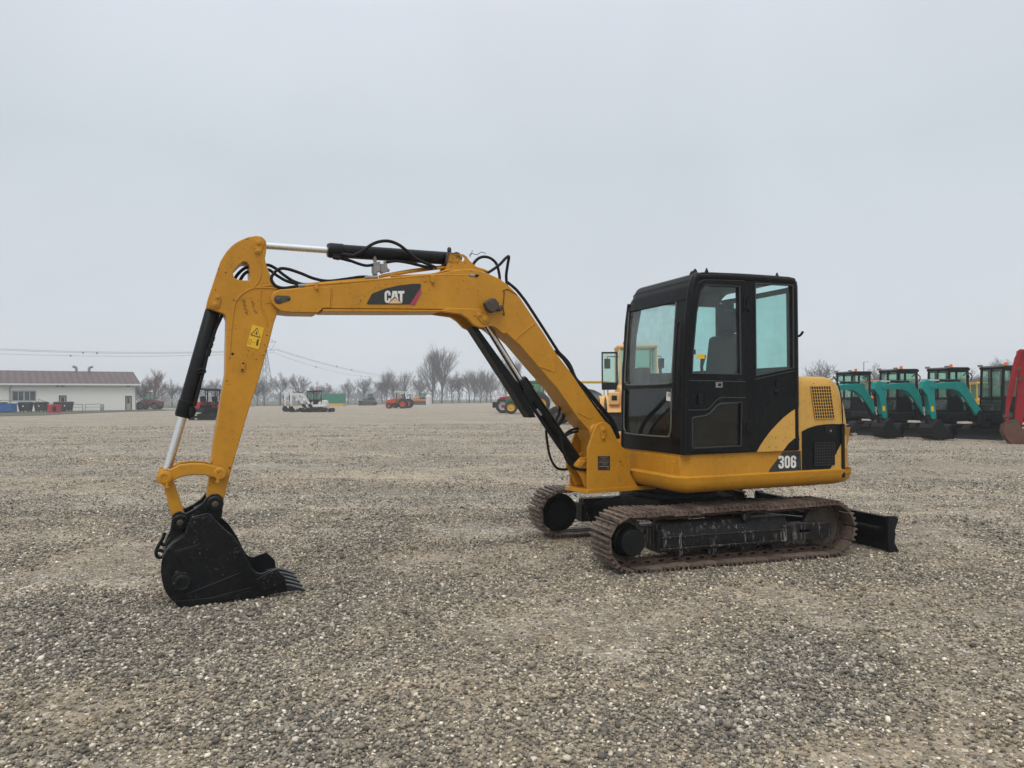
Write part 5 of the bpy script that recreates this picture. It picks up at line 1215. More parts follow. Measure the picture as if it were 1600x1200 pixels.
def tractor(label, loc, yaw, colr, rim, hub=None, rf=.6, rr=.85, wb=2.7, cab=True, canopy=None, weight=True, group=None, roofc=None, hgt=2.9, scale=1.0):
    root = thing('tractor', label, 'tractor', group=group); xf, xr = wb*.55, -wb*.45; ty = .80
    for s_ in (1, -1): wheel(root, xf, s_*ty, rf, .38, rim, hub); wheel(root, xr, s_*(ty+.05), rr, .5, rim, hub)
    mb = MB(); mb.box(LF, xr-.3, xf+.3, -.22, .22, rf*.7, rf+.35); mb.cyl((xf, -ty, rf), (xf, ty, rf), .08, 8); mb.cyl((xr, -ty, rr), (xr, ty, rr), .12, 8); mb.build('chassis', M['black'], root, bevel=.02)
    zt = rf+.95; x0 = xr+wb*.42; mb = MB()
    mb.slab(LF, [(x0, rf+.35), (x0, zt+.10), (x0+.5, zt+.08), (xf+.25, zt-.10), (xf+.48, zt-.28), (xf+.52, rf+.4), (xf+.3, rf+.3)], -.36, .36); mb.build('bonnet', colr, root, bevel=.07, seg=3)
    mb = MB(); mb.box(LF, xf+.35, xf+.535, -.25, .25, rf+.4, zt-.35); mb.build('front_grille', M['black'], root, bevel=.01)
    for s_ in (1, -1):
        mb = MB(); pts = [(xr+(rr+.08)*math.cos(t_), rr+(rr+.08)*math.sin(t_)) for t_ in [math.pi*(.12+.76*k/8) for k in range(9)]]; pin = [(xr+(rr+.03)*math.cos(t_), rr+(rr+.03)*math.sin(t_)) for t_ in [math.pi*(.12+.76*k/8) for k in range(9)]]
        mb.slab(LF, pts+pin[::-1], s_*.6 if s_ > 0 else -1.0, 1.0 if s_ > 0 else -.6)
        mb.build('mudguard', colr if cab else M['black'], root)
    if cab:
        cab_box(root, xr-.35, x0+.25, -.72, .72, rf+.35, hgt-.12, rf+.95, M['glass_far'], post=colr, roofc=roofc or colr)
        mb = MB(); mb.lathe((xr+.1, .3, hgt-.03), (0, 0, 1), [(.07, 0), (.07, .12), (.03, .15)], 10); mb.build('beacon', M['lens'], root)
        mb = MB(); mb.tube([(x0+.35, .3, zt), (x0+.35, .3, hgt-.1)], .06, 8); mb.build('exhaust_pipe', M['black'], root)
    else:
        mb = MB()
        for x, y in ((xr-.2, .5), (xr-.2, -.5), (x0+.1, .45), (x0+.1, -.45)): mb.bar((x, y, rf+.5), (x, y, hgt-.1), .05)
        mb.build('canopy_post', M['black'], root); mb = MB(); mb.slab(LF, [(xr-.5, hgt-.12), (xr-.45, hgt), (x0+.35, hgt+.02), (x0+.45, hgt-.08)], -.68, .68); mb.build('canopy', canopy or M['white'], root, bevel=.03)
        mb = MB(); mb.slab(LF, [(xr+.1, 1.1), (xr+.1, 1.3), (xr-.25, 1.3), (xr-.3, 1.7), (xr-.4, 1.7), (xr-.35, 1.1)], -.22, .22); mb.build('driver_seat', M['seat'], root, bevel=.03)
        mb = MB(); mb.tube([(xr+.6, 0, 1.2), (xr+.42, 0, 1.6)], .03, 6); mb.lathe((xr+.42, 0, 1.6), (-.4, 0, .9), [(.17, 0), (.19, .015), (.17, .03)], 14); mb.build('steering_wheel', M['black'], root)
    if weight:
        mb = MB(); mb.box(LF, xf+.55, xf+1.0, -.55, .55, rf*.75, rf*.75+.55); mb.box(LF, xf+.3, xf+.56, -.2, .2, rf*.9, rf*.9+.2); mb.build('front_weight', M['black'], root, bevel=.04)
    place(root, loc, yaw, scale); return root
p = at((803+848)/2-2.2, 67.6); tractor('green tractor with yellow wheels, half hidden by the boom cylinder', p, R(180), GRN, YL2, rf=.60, rr=.88, wb=2.68, weight=False, hgt=2.95)
p = at(815, 71.3); tractor('red tractor with grey wheels and black front weight block', p, R(180), RED, GREY if False else pcol('light grey paint', (.42, .42, .42)), hub=RED, rf=.70, rr=1.02, wb=3.3, hgt=3.12, roofc=DRED)
GT = 'small orange tractors far across the yard'
tractor('small orange tractor with flat white canopy and orange wheels', at(620, 108), R(183), ORG if False else pcol('orange red paint', (.50, .07, .015)), pcol('orange red paint', (.50, .07, .015)), rf=.42, rr=.68, wb=2.0, cab=False, hgt=2.45, weight=False, group=GT)
tractor('small orange tractor with pale roll canopy just behind the flat white canopied one', at(629, 113), R(180), M['orange red paint'], M['orange red paint'], rf=.42, rr=.68, wb=2.0, cab=False, hgt=2.25, weight=False, group=GT)

def loader(label, loc, yaw, colr, scale=1.0, wr=.72, name='wheel_loader', open_door=False, boom=True, cat='loader', group=None):
    root = thing(name, label, cat, group=group)
    for x in (1.35, -1.35):
        for s_ in (1, -1): wheel(root, x, s_*.95, wr, .5, colr, lugs=scale > .8)
    mb = MB(); mb.box(LF, -2.1, 1.6, -.45, .45, .55, 1.05); mb.build('chassis', M['grime'], root, bevel=.02)
    mb = MB(); mb.slab(LF, [(-.6, 1.05), (-.6, 1.95), (-1.9, 1.80), (-2.35, 1.62), (-2.42, .85), (-2.1, .75)], -.78, .78); hd_ = mb.build('engine_hood', colr, root, bevel=.10, seg=3)
    mb = MB()
    for k in range(6): mb.box(LF, -2.45, -2.40, -.38, .38, 1.0+.09*k, 1.05+.09*k)
    mb.build('hood_grille', M['black'], hd_)
 
    for x in (1.35, -1.35):
        for s_ in (1, -1):
            mb = MB(); pts = [(x+(wr+.10)*math.cos(t_), wr+(wr+.10)*math.sin(t_)) for t_ in [math.pi*(.1+.8*k/6) for k in range(7)]]; pin = [(x+(wr+.04)*math.cos(t_), wr+(wr+.04)*math.sin(t_)) for t_ in [math.pi*(.1+.8*k/6) for k in range(7)]]
            mb.slab(LF, pts+pin[::-1], .55 if s_ > 0 else -1.25, 1.25 if s_ > 0 else -.55)
            mb.build('mudguard', colr, root, bevel=.01)
    for s_ in (1, -1):
        mb = MB(); mb.box(LF, -2.15, -1.95, s_*1.02-.18, s_*1.02+.18, 1.22, 1.66); bx = mb.build('lamp_housing', colr, root, bevel=.04)
        mb = MB(); mb.box(LF, -2.17, -2.152, s_*1.02-.09, s_*1.02+.09, 1.38, 1.54); mb.build('tail_lamp', M['hole'], bx)
    c_ = cab_box(root, -.55, .95, -.68, .68, 1.10, 3.28, 1.95, M['glass_far'], post=colr, roofc=colr)
    mb = MB(); mb.lathe((-.3, .45, 3.36), (0, 0, 1), [(.06, 0), (.06, .12), (.02, .14)], 10); mb.build('beacon', M['lens'], c_)
    mb = MB()
    for s_ in (1, -1):
        mb.tube([(.5, s_*.7, 3.0), (.5, s_*1.0, 3.0), (.5, s_*1.0, 2.7)], .02, 6); mb.box(LF, .46, .52, s_*1.0-.11, s_*1.0+.11, 2.55, 2.92)
    mb.build('side_mirror', M['black'], c_)
    if open_door:
        mb = MB(); fr_ = [(-.55, .70), ]
        mb.slaba(LF, [(.72, 1.75), (1.30, 1.75), (1.30, 3.12), (.72, 3.12)], -.50, -.46, holes=[[(.77, 2.02), (1.25, 2.02), (1.25, 3.06), (.77, 3.06)]]); dd = mb.build('door', M['black'], c_, bevel=.01)
        mb = MB(); mb.slaba(LF, [(.77, 2.02), (1.25, 2.02), (1.25, 3.06), (.77, 3.06)], -.482, -.476); mb.build('door_glass', M['glass_far'], dd, smooth=0)
    if boom:
        mb = MB()
        for s_ in (.5, -.5): mb.slab(LF, [(.9, 1.5), (1.0, 1.75), (2.0, 1.55), (2.6, .6), (2.5, .42), (1.9, 1.25)], s_-.06, s_+.06)
        mb.build('lift_arm', colr, root, bevel=.02)
        mb = MB(); pr = [(2.5, .2), (2.5, .75), (2.62, .95), (2.68, .9), (2.58, .7), (2.58, .28), (2.7, .12), (3.35, .06), (3.36, .02), (2.65, .02)]; mb.slab(LF, pr, -1.25, 1.25)
        for s_ in (1.25, -1.28): mb.slab(LF, [(2.5, .2), (2.5, .75), (2.62, .95), (3.36, .03), (2.65, .02)], s_, s_+.03)
        mb.build('bucket', M['grime'], root, bevel=.01)
    place(root, loc, yaw, scale); return root
loader('pale yellow wheel loader with its glass door open, behind the black cab', at(994, 27.0), R(88), PALE, open_door=True)
loader('orange wheel loader behind the gap between the first teal machines', at(1365, 47), R(78), ORG, scale=.72)
loader('bright yellow wheel loader behind the third and fourth teal machines', at(1531, 41), R(95), YL2, scale=.64)
loader('small orange loader far behind the second teal machine', at(1441, 62), R(95), ORG, scale=.6)
loader('dusty red and grey wheel loader beside the white building', at(234.5, 116), R(180), DUSTR, scale=.82)
# concrete mixer behind the boom foot
def mixer():
    root = thing('concrete_mixer', 'grey concrete mixer with yellow canopy just behind the boom', 'mixer')
    for x in (1.1, -1.1):
        for s_ in (1, -1): wheel(root, x, s_*.8, .5, .35, M['grime'])
    mb = MB(); mb.box(LF, -2.0, 1.9, -.4, .4, .5, .85); mb.build('chassis', M['grime'], root, bevel=.02)
    MB().lathe((-1.35, 0, 1.15), (1, 0, .22), [(.28, 0), (.50, .25), (.60, .65), (.60, 1.0), (.42, 1.6), (.30, 1.9)], 24).build('drum', pcol('blue grey paint', (.16, .18, .21)), root)
    mb = MB()
    for x, y in ((-1.5, .75), (-1.5, -.75), (.3, .75), (.3, -.75)): mb.bar((x, y, .85), (x, y, 2.3), .06)
    mb.slab(LF, [(-1.7, 2.25), (-1.65, 2.36), (.5, 2.38), (.6, 2.28)], -.85, .85); mb.build('canopy', YL2, root, bevel=.02)
    place(root, at(905, 41), R(165)); return root
mixer()
def dozer(label, loc, yaw, colr, scale=1.0, name='bulldozer'):
    root = thing(name, label, 'bulldozer')
    for s_ in (1, -1):
        mb = MB(); track_unit(mb, LF, s_*.85, .45, 3.0, .85); mb.build('track', M['track_rubber'], root); mb = MB(); wheelset(mb, LF, s_*.85, 3.0, .85, 5); mb.build('track_frame', M['grime'], root)
    mb = MB(); mb.slab(LF, [(-1.3, .5), (-1.3, 1.3), (-.2, 1.35), (.2, 1.7), (1.5, 1.55), (1.55, .5)], -.55, .55); mb.build('body', colr, root, bevel=.06)
    cab_box(root, -1.2, .15, -.6, .6, 1.3, 2.5, 1.6, M['glass_far'], roofc=GREY)
    mb = MB(); mb.slab(LF, [(1.95, .05), (2.1, .0), (1.98, .5), (2.08, 1.05), (2.0, 1.08), (1.88, .5)], -1.4, 1.4); mb.box(LF, .6, 1.95, .95, 1.05, .35, .5); mb.box(LF, .6, 1.95, -1.05, -.95, .35, .5); mb.build('blade', M['grime'], root, bevel=.01)
    place(root, loc, yaw, scale); return root
dozer('dark grey bulldozer among the young trees across the yard', at(577, 158), R(172), GREY, .95)
dozer('orange topped bulldozer left of the white tank', at(657, 165), R(180), ORG, 1.0)
mb = MB(); mb.lathe((0, 0, 0), (0, 0, 1), [(.62, 0), (.64, .05), (.64, 1.9), (.5, 2.05), (.16, 2.12), (.16, 2.22)], 20)
tk = mb.build('storage_tank', WHT); tk.location = at(670, 158); tag(tk, 'small white upright tank at the foot of the tall bare trees', 'tank')
ct = thing('container', 'green container on a yellow base behind the white excavators', 'container')
mb = MB(); mb.box(LF, -2.2, 2.2, -1.2, 1.2, .55, 2.5)
for k in range(22): mb.box(LF, -2.1+.2*k-.04, -2.1+.2*k+.04, -1.24, -1.2, .65, 2.4)
mb.build('shell', pcol('container green', (.02, .20, .13)), ct); mb = MB(); mb.box(LF, -2.3, 2.3, -1.3, 1.3, 0, .5); mb.build('skid_base', YL2, ct, bevel=.02); place(ct, at(521, 150), R(-4))
# ================================================================== BUILDING, BINS, FENCE, PYLON, TREES
WALL = flat('white render', (.80, .785, .73), .85)
def roofmat():
    m, t, b = mat('ribbed red roof'); tcn = nd(t, 'ShaderNodeTexCoord'); wv = nd(t, 'ShaderNodeTexWave', {'Scale': .36, 'Distortion': 0.0}); wv.bands_direction = 'X'; t.links.new(tcn.outputs['Object'], wv.inputs['Vector'])
    c = ramp(t, wv.outputs['Fac'], [(.2, (.06, .034, .032)), (.6, (.10, .058, .054))]); n_ = ramp(t, nz(t, .6, 4, .6), [(.3, g(.8)), (.7, g(1.15))]); t.links.new(mixc(t, 1.0, c, n_, 'MULTIPLY'), b.inputs['Base Color']); b.inputs['Roughness'].default_value = .6; return m
P0, P1 = at(213, 112), Vector((-81.8, 94.8, 0)); dv = (P0-P1); LB = dv.length; byaw = math.atan2(dv.y, dv.x)
BD = thing('white_building', 'long white single storey building with ribbed red roof, left edge', 'building', tuple(P1), byaw)
BF = LR(byaw, P1.x, P1.y); DP = 15.0; HE = 3.85; HR = 5.9   # a along the front, b away from the camera
def wallrect(mb, x0, x1, z0, z1, b0, b1): mb.box(BF, x0, x1, b0, b1, z0, z1)
def bx(px):                                  # distance along the wall of a pixel column
    k = (px-800)/FPX; return (k*P1.y-P1.x)/((dv.x-k*dv.y)/LB)
wins = [(bx(19.5), bx(55.5), 1.55, 2.85)]; doors = [(bx(93), bx(103), .05, 2.15), (bx(196.5), bx(205), .02, 2.05)]
mb = MB(); outl = [(0, 0), (LB, 0), (LB, HE), (0, HE)]
hol = [[(x0, z0), (x1, z0), (x1, z1), (x0, z1)] for x0, x1, z0, z1 in wins+doors]
mb.slab(BF, outl, 0, .3, holes=hol)
for xx in (LB-.3, 0):
    mb.slaba(BF, [(.30, 0), (DP, 0), (DP, HE), (DP/2, HR-.12), (.30, HE)], xx, xx+.3)
mb.slab(BF, outl, DP-.3, DP); mb.build('wall', WALL, BD, smooth=0)
mb = MB()
for s_ in (0, 1):
    y0, y1 = (-.55, DP/2) if s_ == 0 else (DP/2, DP+.55)
    z0, z1 = (HE-.12, HR) if s_ == 0 else (HR, HE-.12)
    mb.hexa([BF.w(-.3, y0, z0), BF.w(LB+.6, y0, z0), BF.w(LB+.6, y1, z1), BF.w(-.3, y1, z1), BF.w(-.3, y0, z0+.14), BF.w(LB+.6, y0, z0+.14), BF.w(LB+.6, y1, z1+.14), BF.w(-.3, y1, z1+.14)])
rfo = mb.build('roof', roofmat(), BD, smooth=0)
mb = MB(); mb.box(BF, -.3, LB+.6, -.68, -.553, HE-.16, HE+.08); mb.build('gutter', M['white'], rfo, bevel=.02)
mb = MB(); mb.bar(BF.w(LB+.62, -.55, HE), BF.w(LB+.62, DP/2, HR+.12), .05, .26); mb.build('verge_board', M['white'], rfo)
for px in (131.5, 152.5):
    x = bx(px)-.4; mb = MB(); s_ = -1 if px < 140 else 1
    mb.tube(curve([BF.w(x, DP/2, HR), BF.w(x, DP/2, HR+.55), BF.w(x+s_*.15, DP/2, HR+.78), BF.w(x+s_*.5, DP/2, HR+.88)], 4), .19, 12); mb.build('vent_pipe', M['steel'], rfo)
for (x0, x1, z0, z1), nm in zip(wins, ('window',)):
    mb = MB(); mb.slab(BF, [(x0-.1, z0-.1), (x1+.1, z0-.1), (x1+.1, z1+.1), (x0-.1, z1+.1)], -.03, .1, holes=[[(x0+.05, z0+.05), (x1-.05, z0+.05), (x1-.05, z1-.05), (x0+.05, z1-.05)]])
    for k in (1, 2, 3): xm = x0+(x1-x0)*k/4; w_ = .1 if k == 2 else .05; mb.box(BF, xm-w_, xm+w_, -.02, .08, z0+.05, z1-.05)
    wf = mb.build('window', pcol('window frame', (.34, .38, .42)), BD); mb = MB(); mb.box(BF, x0, x1, .09, .11, z0, z1); mb.build('pane', M['glass_far'], wf)
    mb = MB(); mb.box(BF, x0-.2, x1+.2, 1.5, 1.6, z0-.5, z1+.3); mb.build('curtain', M['grime'], wf)
for x0, x1, z0, z1 in doors:
    mb = MB(); mb.slab(BF, [(x0-.08, z0), (x1+.08, z0), (x1+.08, z1+.1), (x0-.08, z1+.1)], -.04, .06, holes=[[(x0+.06, z0+.02), (x1-.06, z0+.02), (x1-.06, z1-.05), (x0+.06, z1-.05)]]); df = mb.build('door', M['grime'], BD)
    mb = MB(); mb.box(BF, x0+.06, x1-.06, .10, .14, z0, z1); mb.build('door_leaf', flat('beige door', (.42, .39, .32)), df)
    mb = MB(); mb.box(BF, x0+.22, x1-.22, .09, .099, z0+.95, z1-.2); mb.build('door_pane', M['glass_dark'], df); mb = MB(); mb.box(BF, x0+.21, x1-.21, .0992, .0997, z0+.94, z1-.19); mb.build('pane_backing', M['hole'], df)
for px in (15.5, 212):
    x = bx(px); mb = MB(); mb.tube(curve([BF.w(x+.25, -.6, HE-.1), BF.w(x+.05, -.25, HE-.45), BF.w(x, -.12, HE-.8), BF.w(x, -.12, .1)], 3), .07, 8); mb.build('downpipe', M['steel'], BD)
for px in (90, 98, 200):
    x = bx(px); mb = MB(); mb.box(BF, x-.25, x+.25, -.2, -.002, HE-.32, HE-.2); mb.build('wall_lamp', M['black'], BD)
def rail(label, px0, px1, Y, h=.95, slope=0):
    q0, q1 = at(px0, Y), at(px1, Y); mb = MB(); L_ = (q1-q0).length; n = max(2, int(L_/1.6)+1)
    r0 = h+slope; mb.tube([q0+Vector((0, 0, r0)), q1+Vector((0, 0, h))], .05, 6); mb.tube([q0+Vector((0, 0, r0*.55)), q1+Vector((0, 0, h*.55))], .03, 6)
    for k in range(n): p = q0.lerp(q1, k/(n-1)); mb.tube([p, p+Vector((0, 0, r0+(h-r0)*k/(n-1)))], .045, 6)
    root = thing('handrail', label, 'handrail', tuple(q0), 0); mb.build('rail', M['steel'], root)
rail('grey handrail in front of the building window, left edge', 0, 16, 97, 1.6)
rail('sloping grey handrail of the entrance ramp', 60, 90, 103.5, .8, .9)
rail('low pale handrail between the black bins and the second rail', 113, 129, 105.5); rail('low pale handrail left of the grey waste bin', 133, 157, 107)
mb = MB(); mb.lathe((0, 0, 0), (0, 0, 1), [(.22, 0), (.25, .03), (.25, .85), (.22, .9), (.20, .98)], 16); wbn = mb.build('waste_bin', M['steel']); wbn.location = at(159.5, 106.5); tag(wbn, 'grey round waste bin at the end of the low handrail', 'bin')
def bin_(label, px, Y, wd, colr, h=1.15, group=None, rot=0):
    root = thing('waste_container', label, 'container', group=group); mb = MB(); w0, w1 = wd*.40, wd*.5
    mb.hexa([Vector(p) for p in ((-w0, -.38, .14), (w0, -.38, .14), (w0, .38, .14), (-w0, .38, .14), (-w1, -.5, h), (w1, -.5, h), (w1, .5, h), (-w1, .5, h))]); mb.box(LF, -w1-.04, w1+.04, -.54, .54, h, h+.06)
    mb.build('body', colr, root, bevel=.03); mb = MB(); mb.slaba(LF, [(-.55, h+.062), (-.5, h+.12), (0, h+.22), (.5, h+.12), (.55, h+.062)], -w1-.03, w1+.03); mb.build('lid', M['black'], root, bevel=.02)
    mb = MB()
    for x in (-w0+.1, w0-.1):
        for y in (-.3, .3): mb.cyl((x, y-.03, .09), (x, y+.03, .09), .09, 10)
    mb.build('wheel', M['black'], root); mb = MB(); mb.box(LF, -.12, .05, -.500, -.475, h*.62, h*.76); mb.build('sticker', M['white'], root)
    place(root, at(px, Y), rot); return root
GB = 'black waste containers by the building'
CHA = pcol('charcoal plastic', (.022, .024, .026)); bl_ = pcol('blue plastic', (.02, .11, .34))
bin_('black waste container right of the blue one', 40, 98, 1.55, CHA, group=GB); bin_('black waste container in the middle, left of the red box', 64.5, 99, 1.5, CHA, group=GB)
bin_('wide black waste container right of the red box', 104.5, 101, 1.35, CHA, group=GB); bin_('black waste container just behind the red box', 93, 102.5, 1.2, CHA, group=GB)
bin_('dark green waste container at the left edge, behind the blue one', 3, 98.5, 1.0, pcol('dark green plastic', (.02, .045, .04)))
bc = thing('blue_crate', 'blue plastic crate container near the left edge', 'crate'); mb = MB(); mb.box(LF, -.8, .8, -.5, .5, .12, 1.1)
for k in range(8): mb.box(LF, -.75+.2*k, -.67+.2*k, -.53, -.5, .15, 1.0)
mb.box(LF, -.85, .85, -.56, .56, 1.1, 1.18); mb.build('body', bl_, bc); mb = MB(); [mb.box(LF, x, x+.12, -.5, .5, 0, .12) for x in (-.8, -.06, .68)]; mb.build('foot', bl_, bc); place(bc, at(13, 96.5), 0)
rbx = thing('red_cabinet', 'open red metal cabinet standing among the black bins', 'cabinet'); mb = MB()
mb.slab(LF, [(-.6, 0), (.6, 0), (.6, 1.0), (-.6, 1.05)], -.45, -.42, holes=[[(-.02, .12), (.52, .12), (.52, .8), (-.02, .8)]]); mb.box(LF, -.6, .6, .42, .45, 0, 1.0); mb.box(LF, -.6, -.57, -.419, .419, 0, 1.0); mb.box(LF, .57, .6, -.419, .419, 0, 1.0); mb.box(LF, -.6, .6, -.419, .419, 1.0, 1.03)
mb.build('case', pcol('signal red', (.42, .02, .03)), rbx); mb = MB(); mb.box(LF, -.56, .56, -.40, .40, .45, .48); mb.build('shelf', M['hole'], rbx); place(rbx, at(85, 92.5), 0)

# fence between yard and field
fr = thing('mesh_fence', 'tall wire mesh fence with steel posts behind the young trees', 'fence', (-75, 172, 0)); steelf = flat('galvanised steel', (.16, .16, .16), .6)
def fence_run(p, q, root, n):
    for k in range(n+1):
        c = Vector(p).lerp(Vector(q), k/n); MB().box(LR(0, c.x, c.y), -.05, .05, -.05, .05, 0, 2.7).build('post', steelf, root, smooth=0)
    mb = MB()
    for z in (.1, .7, 1.3, 1.9, 2.5): mb.tube([Vector(p)+Vector((0, .08, z)), Vector(q)+Vector((0, .08, z))], .012, 4)
    mb.build('wire_mesh', steelf, root, smooth=0)
fence_run((-90, 150, 0), (-8, 182, 0), fr, 26)
# pylon and power lines
PYS = flat('pylon steel', (.19, .20, .21), .6)
py = thing('pylon', 'lattice power pylon seen just right of the digging arm', 'pylon'); mb = MB(); HP = 25.0
def pw(z): return 2.6-(2.6-.55)*min(1, z/19.0)
zs = [0, 3.2, 6.2, 9.0, 11.6, 14.0, 16.2, 18.2, 20.0, 21.6, 23.2, HP]
for i in range(len(zs)-1):
    w0, w1 = pw(zs[i]), pw(zs[i+1]) if i < len(zs)-2 else .1
    c0 = [(w0*sx_, w0*sy_, zs[i]) for sx_, sy_ in ((1, 1), (-1, 1), (-1, -1), (1, -1))]; c1 = [(w1*sx_, w1*sy_, zs[i+1]) for sx_, sy_ in ((1, 1), (-1, 1), (-1, -1), (1, -1))]
    for j in range(4):
        mb.bar(c0[j], c1[j], .16); mb.bar(c0[j], c1[(j+1) % 4], .09); mb.bar(c0[(j+1) % 4], c1[j], .09); mb.bar(c1[j], c1[(j+1) % 4], .08)
mb.build('tower', PYS, py, smooth=0); mb = MB()
for s_ in (1, -1):
    mb.bar((0, 0, 23.0), (s_*4.6, 0, 21.6), .11); mb.bar((0, 0, 21.2), (s_*4.6, 0, 21.5), .11)
    for k in (1, 2, 3): mb.bar((s_*4.6*k/4, 0, 23.0-1.4*k/4), (s_*4.6*(k-.7)/4, 0, 21.25), .07)
    mb.bar((s_*.8, 0, 21.3), (s_*2.6, 0, 18.6), .09); mb.bar((s_*4.4, 0, 21.5), (s_*2.6, 0, 18.6), .09)
mb.build('cross_arm', PYS, py, smooth=0); PYP = at(413.5, 258); place(py, PYP, R(-12))
def line(a, b_, sag, label, balls=()):
    pts = []
    a, b_ = Vector(a), Vector(b_)
    for k in range(25): t_ = k/24; p = a.lerp(b_, t_); p.z -= sag*4*t_*(1-t_); pts.append(p)
    o = MB().tube(pts, .055, 4).build('power_line', PYS, smooth=0); tag(o, label, 'power line', 'power lines strung from the pylon')
    for t_ in balls:
        p = a.lerp(b_, t_); p.z -= sag*4*t_*(1-t_); MB().lathe(p-Vector((0, 0, .35)), (0, 0, 1), [(.05, 0), (.3, .15), (.38, .35), (.3, .55), (.05, .7)], 10).build('marker_ball', PYS, o)
def pt3(px, py_, Y): d = ray(px, py_); return O+d*Y
for y0, y1, nm, bl2 in ((543, 546.5, 'uppermost power line left of the pylon', ()), (545, 547.8, 'second power line from the top left of the pylon, with two marker balls', (.34, .385)), (551, 551, 'lowest power line left of the pylon, with one marker ball', (.30,))):
    line(pt3(-40, y0, 235), pt3(430, y1, 258), 1.2, nm, bl2)
for y0, yy, xe, nm, bl2 in ((545, 587, 668, 'uppermost power line right of the pylon', (.25, .33)), (546.5, 588.5, 668, 'power line just under the uppermost, right of the pylon', ()), (552.5, 586, 618, 'lowest power line right of the pylon', (.2, .55))):
    line(pt3(431, y0, 258), pt3(xe, yy, 520), 4.0, nm, bl2)
lp_ = MB(); lp_.tube([(0, 0, 0), (0, 0, 8.2)], .09, 8); lp_.bar((0, 0, 8.2), (1.0, 0, 8.25), .14, .08); o = lp_.build('street_lamp', PYS); o.location = at(1350, 150); tag(o, 'thin tall lamp post on the skyline behind the teal machines', 'street lamp')
fb = MB(); fb.box(LF, -20, 20, -6, 6, 0, 5); fb.slaba(LF, [(-6.5, 5), (0, 6.5), (6.5, 5)], -20.5, 20.5); o = fb.build('barn', GREY); o.location = at(1452, 235); tag(o, 'low grey barn far behind the teal machines', 'barn')

# ---- bare winter trees
BARK = flat('grey bark', (.075, .068, .062), .9); TWIG = flat('bare twigs', (.105, .088, .078), .9); RTW = flat('reddish dry leaves and twigs', (.17, .095, .072), .9)
def tree_meshes(seed, h, th, spread, limbs, lvl=4, upright=.5, twig=.020, per=4, leaf=0):
    rnd = random.Random(seed); V_, F_, n_ = [], [], 0; tv, tf = [], []
    def seg(L_, F2, p, q, r0, r1):
        t_ = (q-p).normalized(); u = t_.orthogonal().normalized(); w_ = t_.cross(u); b = len(L_)
        for c, r in ((p, r0), (q, r1)):
            for k in range(3): a = 2.094*k; L_.append(c+(u*math.cos(a)+w_*math.sin(a))*r)
        for k in range(3): F2.append((b+k, b+(k+1) % 3, b+3+(k+1) % 3, b+3+k))
    def grow(p, d, ln, r, l):
        steps = 3 if l < 3 else 2; d = d.copy()
        for s_ in range(steps):
            d = (d+Vector((rnd.gauss(0, .10), rnd.gauss(0, .10), rnd.gauss(0, .06)+.05*upright))).normalized(); q = p+d*ln/steps; r1 = r*(1-.30/steps)
            seg(V_, F_, p, q, r, r1); p, r = q, r1
            if l < lvl:
                for _ in range(per-1 if s_ < steps-1 else per):
                    if rnd.random() < .85:
                        ax = Vector((rnd.gauss(0, 1), rnd.gauss(0, 1), rnd.gauss(0, .4)+upright*.5)).normalized()
                        nd_ = (d*(1.0+.6*upright)+ax*.85).normalized(); grow(p, nd_, ln*rnd.uniform(.45, .66), max(twig*.55, r*.5), l+1)
            elif leaf:
                for _ in range(leaf):
                    c = p+Vector((rnd.gauss(0, .12), rnd.gauss(0, .12), rnd.gauss(0, .12))); s2 = .045; u = Vector((rnd.gauss(0, 1), rnd.gauss(0, 1), rnd.gauss(0, 1))).normalized(); w_ = u.orthogonal().normalized()
                    b = len(V_); V_.extend([c+u*s2, c+w_*s2, c-u*s2, c-w_*s2]); F_.append((b, b+1, b+2, b+3))
    tb = [Vector((0, 0, 0)), Vector((rnd.gauss(0, .05), rnd.gauss(0, .05), th*.5)), Vector((rnd.gauss(0, .1), rnd.gauss(0, .1), th)), Vector((rnd.gauss(0, .2), rnd.gauss(0, .2), th+(h-th)*(.45 if upright < 1 else .62)))]
    R0 = h*.017+.04; tm = MB().tube(tb, [R0*1.25, R0, R0*.85, R0*.4], 8)
    for k in range(limbs):
        a = 2*math.pi*k/limbs+rnd.uniform(-.4, .4); tz = rnd.uniform(.0, 1.0)**1.1; base = tb[2].lerp(tb[3], tz*.95); el = rnd.uniform(.5, 1.1)+upright*.25*(tz+.4) if upright < 1 else rnd.uniform(.75, 1.25)
        d = Vector((math.cos(a)*math.cos(el), math.sin(a)*math.cos(el), math.sin(el))); grow(base, d, (h-th)*spread*rnd.uniform(.75, 1.05)*((1-.35*tz) if upright < 1 else (.8+.5*math.sin(math.pi*min(1, tz*.8+.1)))), R0*.42, 1)
    for _k in range(1 if upright < 1 else 3): grow(tb[3], Vector((rnd.gauss(0, .22), rnd.gauss(0, .22), 1)).normalized(), (h-th)*(.42 if upright < 1 else .26), R0*.4, 1)
    return tm, V_, F_
def tree(seed, label, group, loc, h, th, spread, limbs, lvl=4, upright=.5, twig=.02, per=3, tw=None, leaf=0, name='bare_tree'):
    tm, V_, F_ = tree_meshes(seed, h, th, spread, limbs, lvl, upright, twig, per, leaf); root = thing(name, label, 'tree', group=group)
    tm.build('trunk', BARK, root); me = bpy.data.meshes.new('crown'); me.from_pydata(V_, [], F_); me.materials.append(tw or TWIG); o = bpy.data.objects.new('crown', me); COL.objects.link(o); o.parent = root
    root['_h'] = sorted(v.z for v in V_)[int(len(V_)*.985)]
    place(root, loc, 0); return root
G_Y = 'young bare trees along the far edge of the yard'
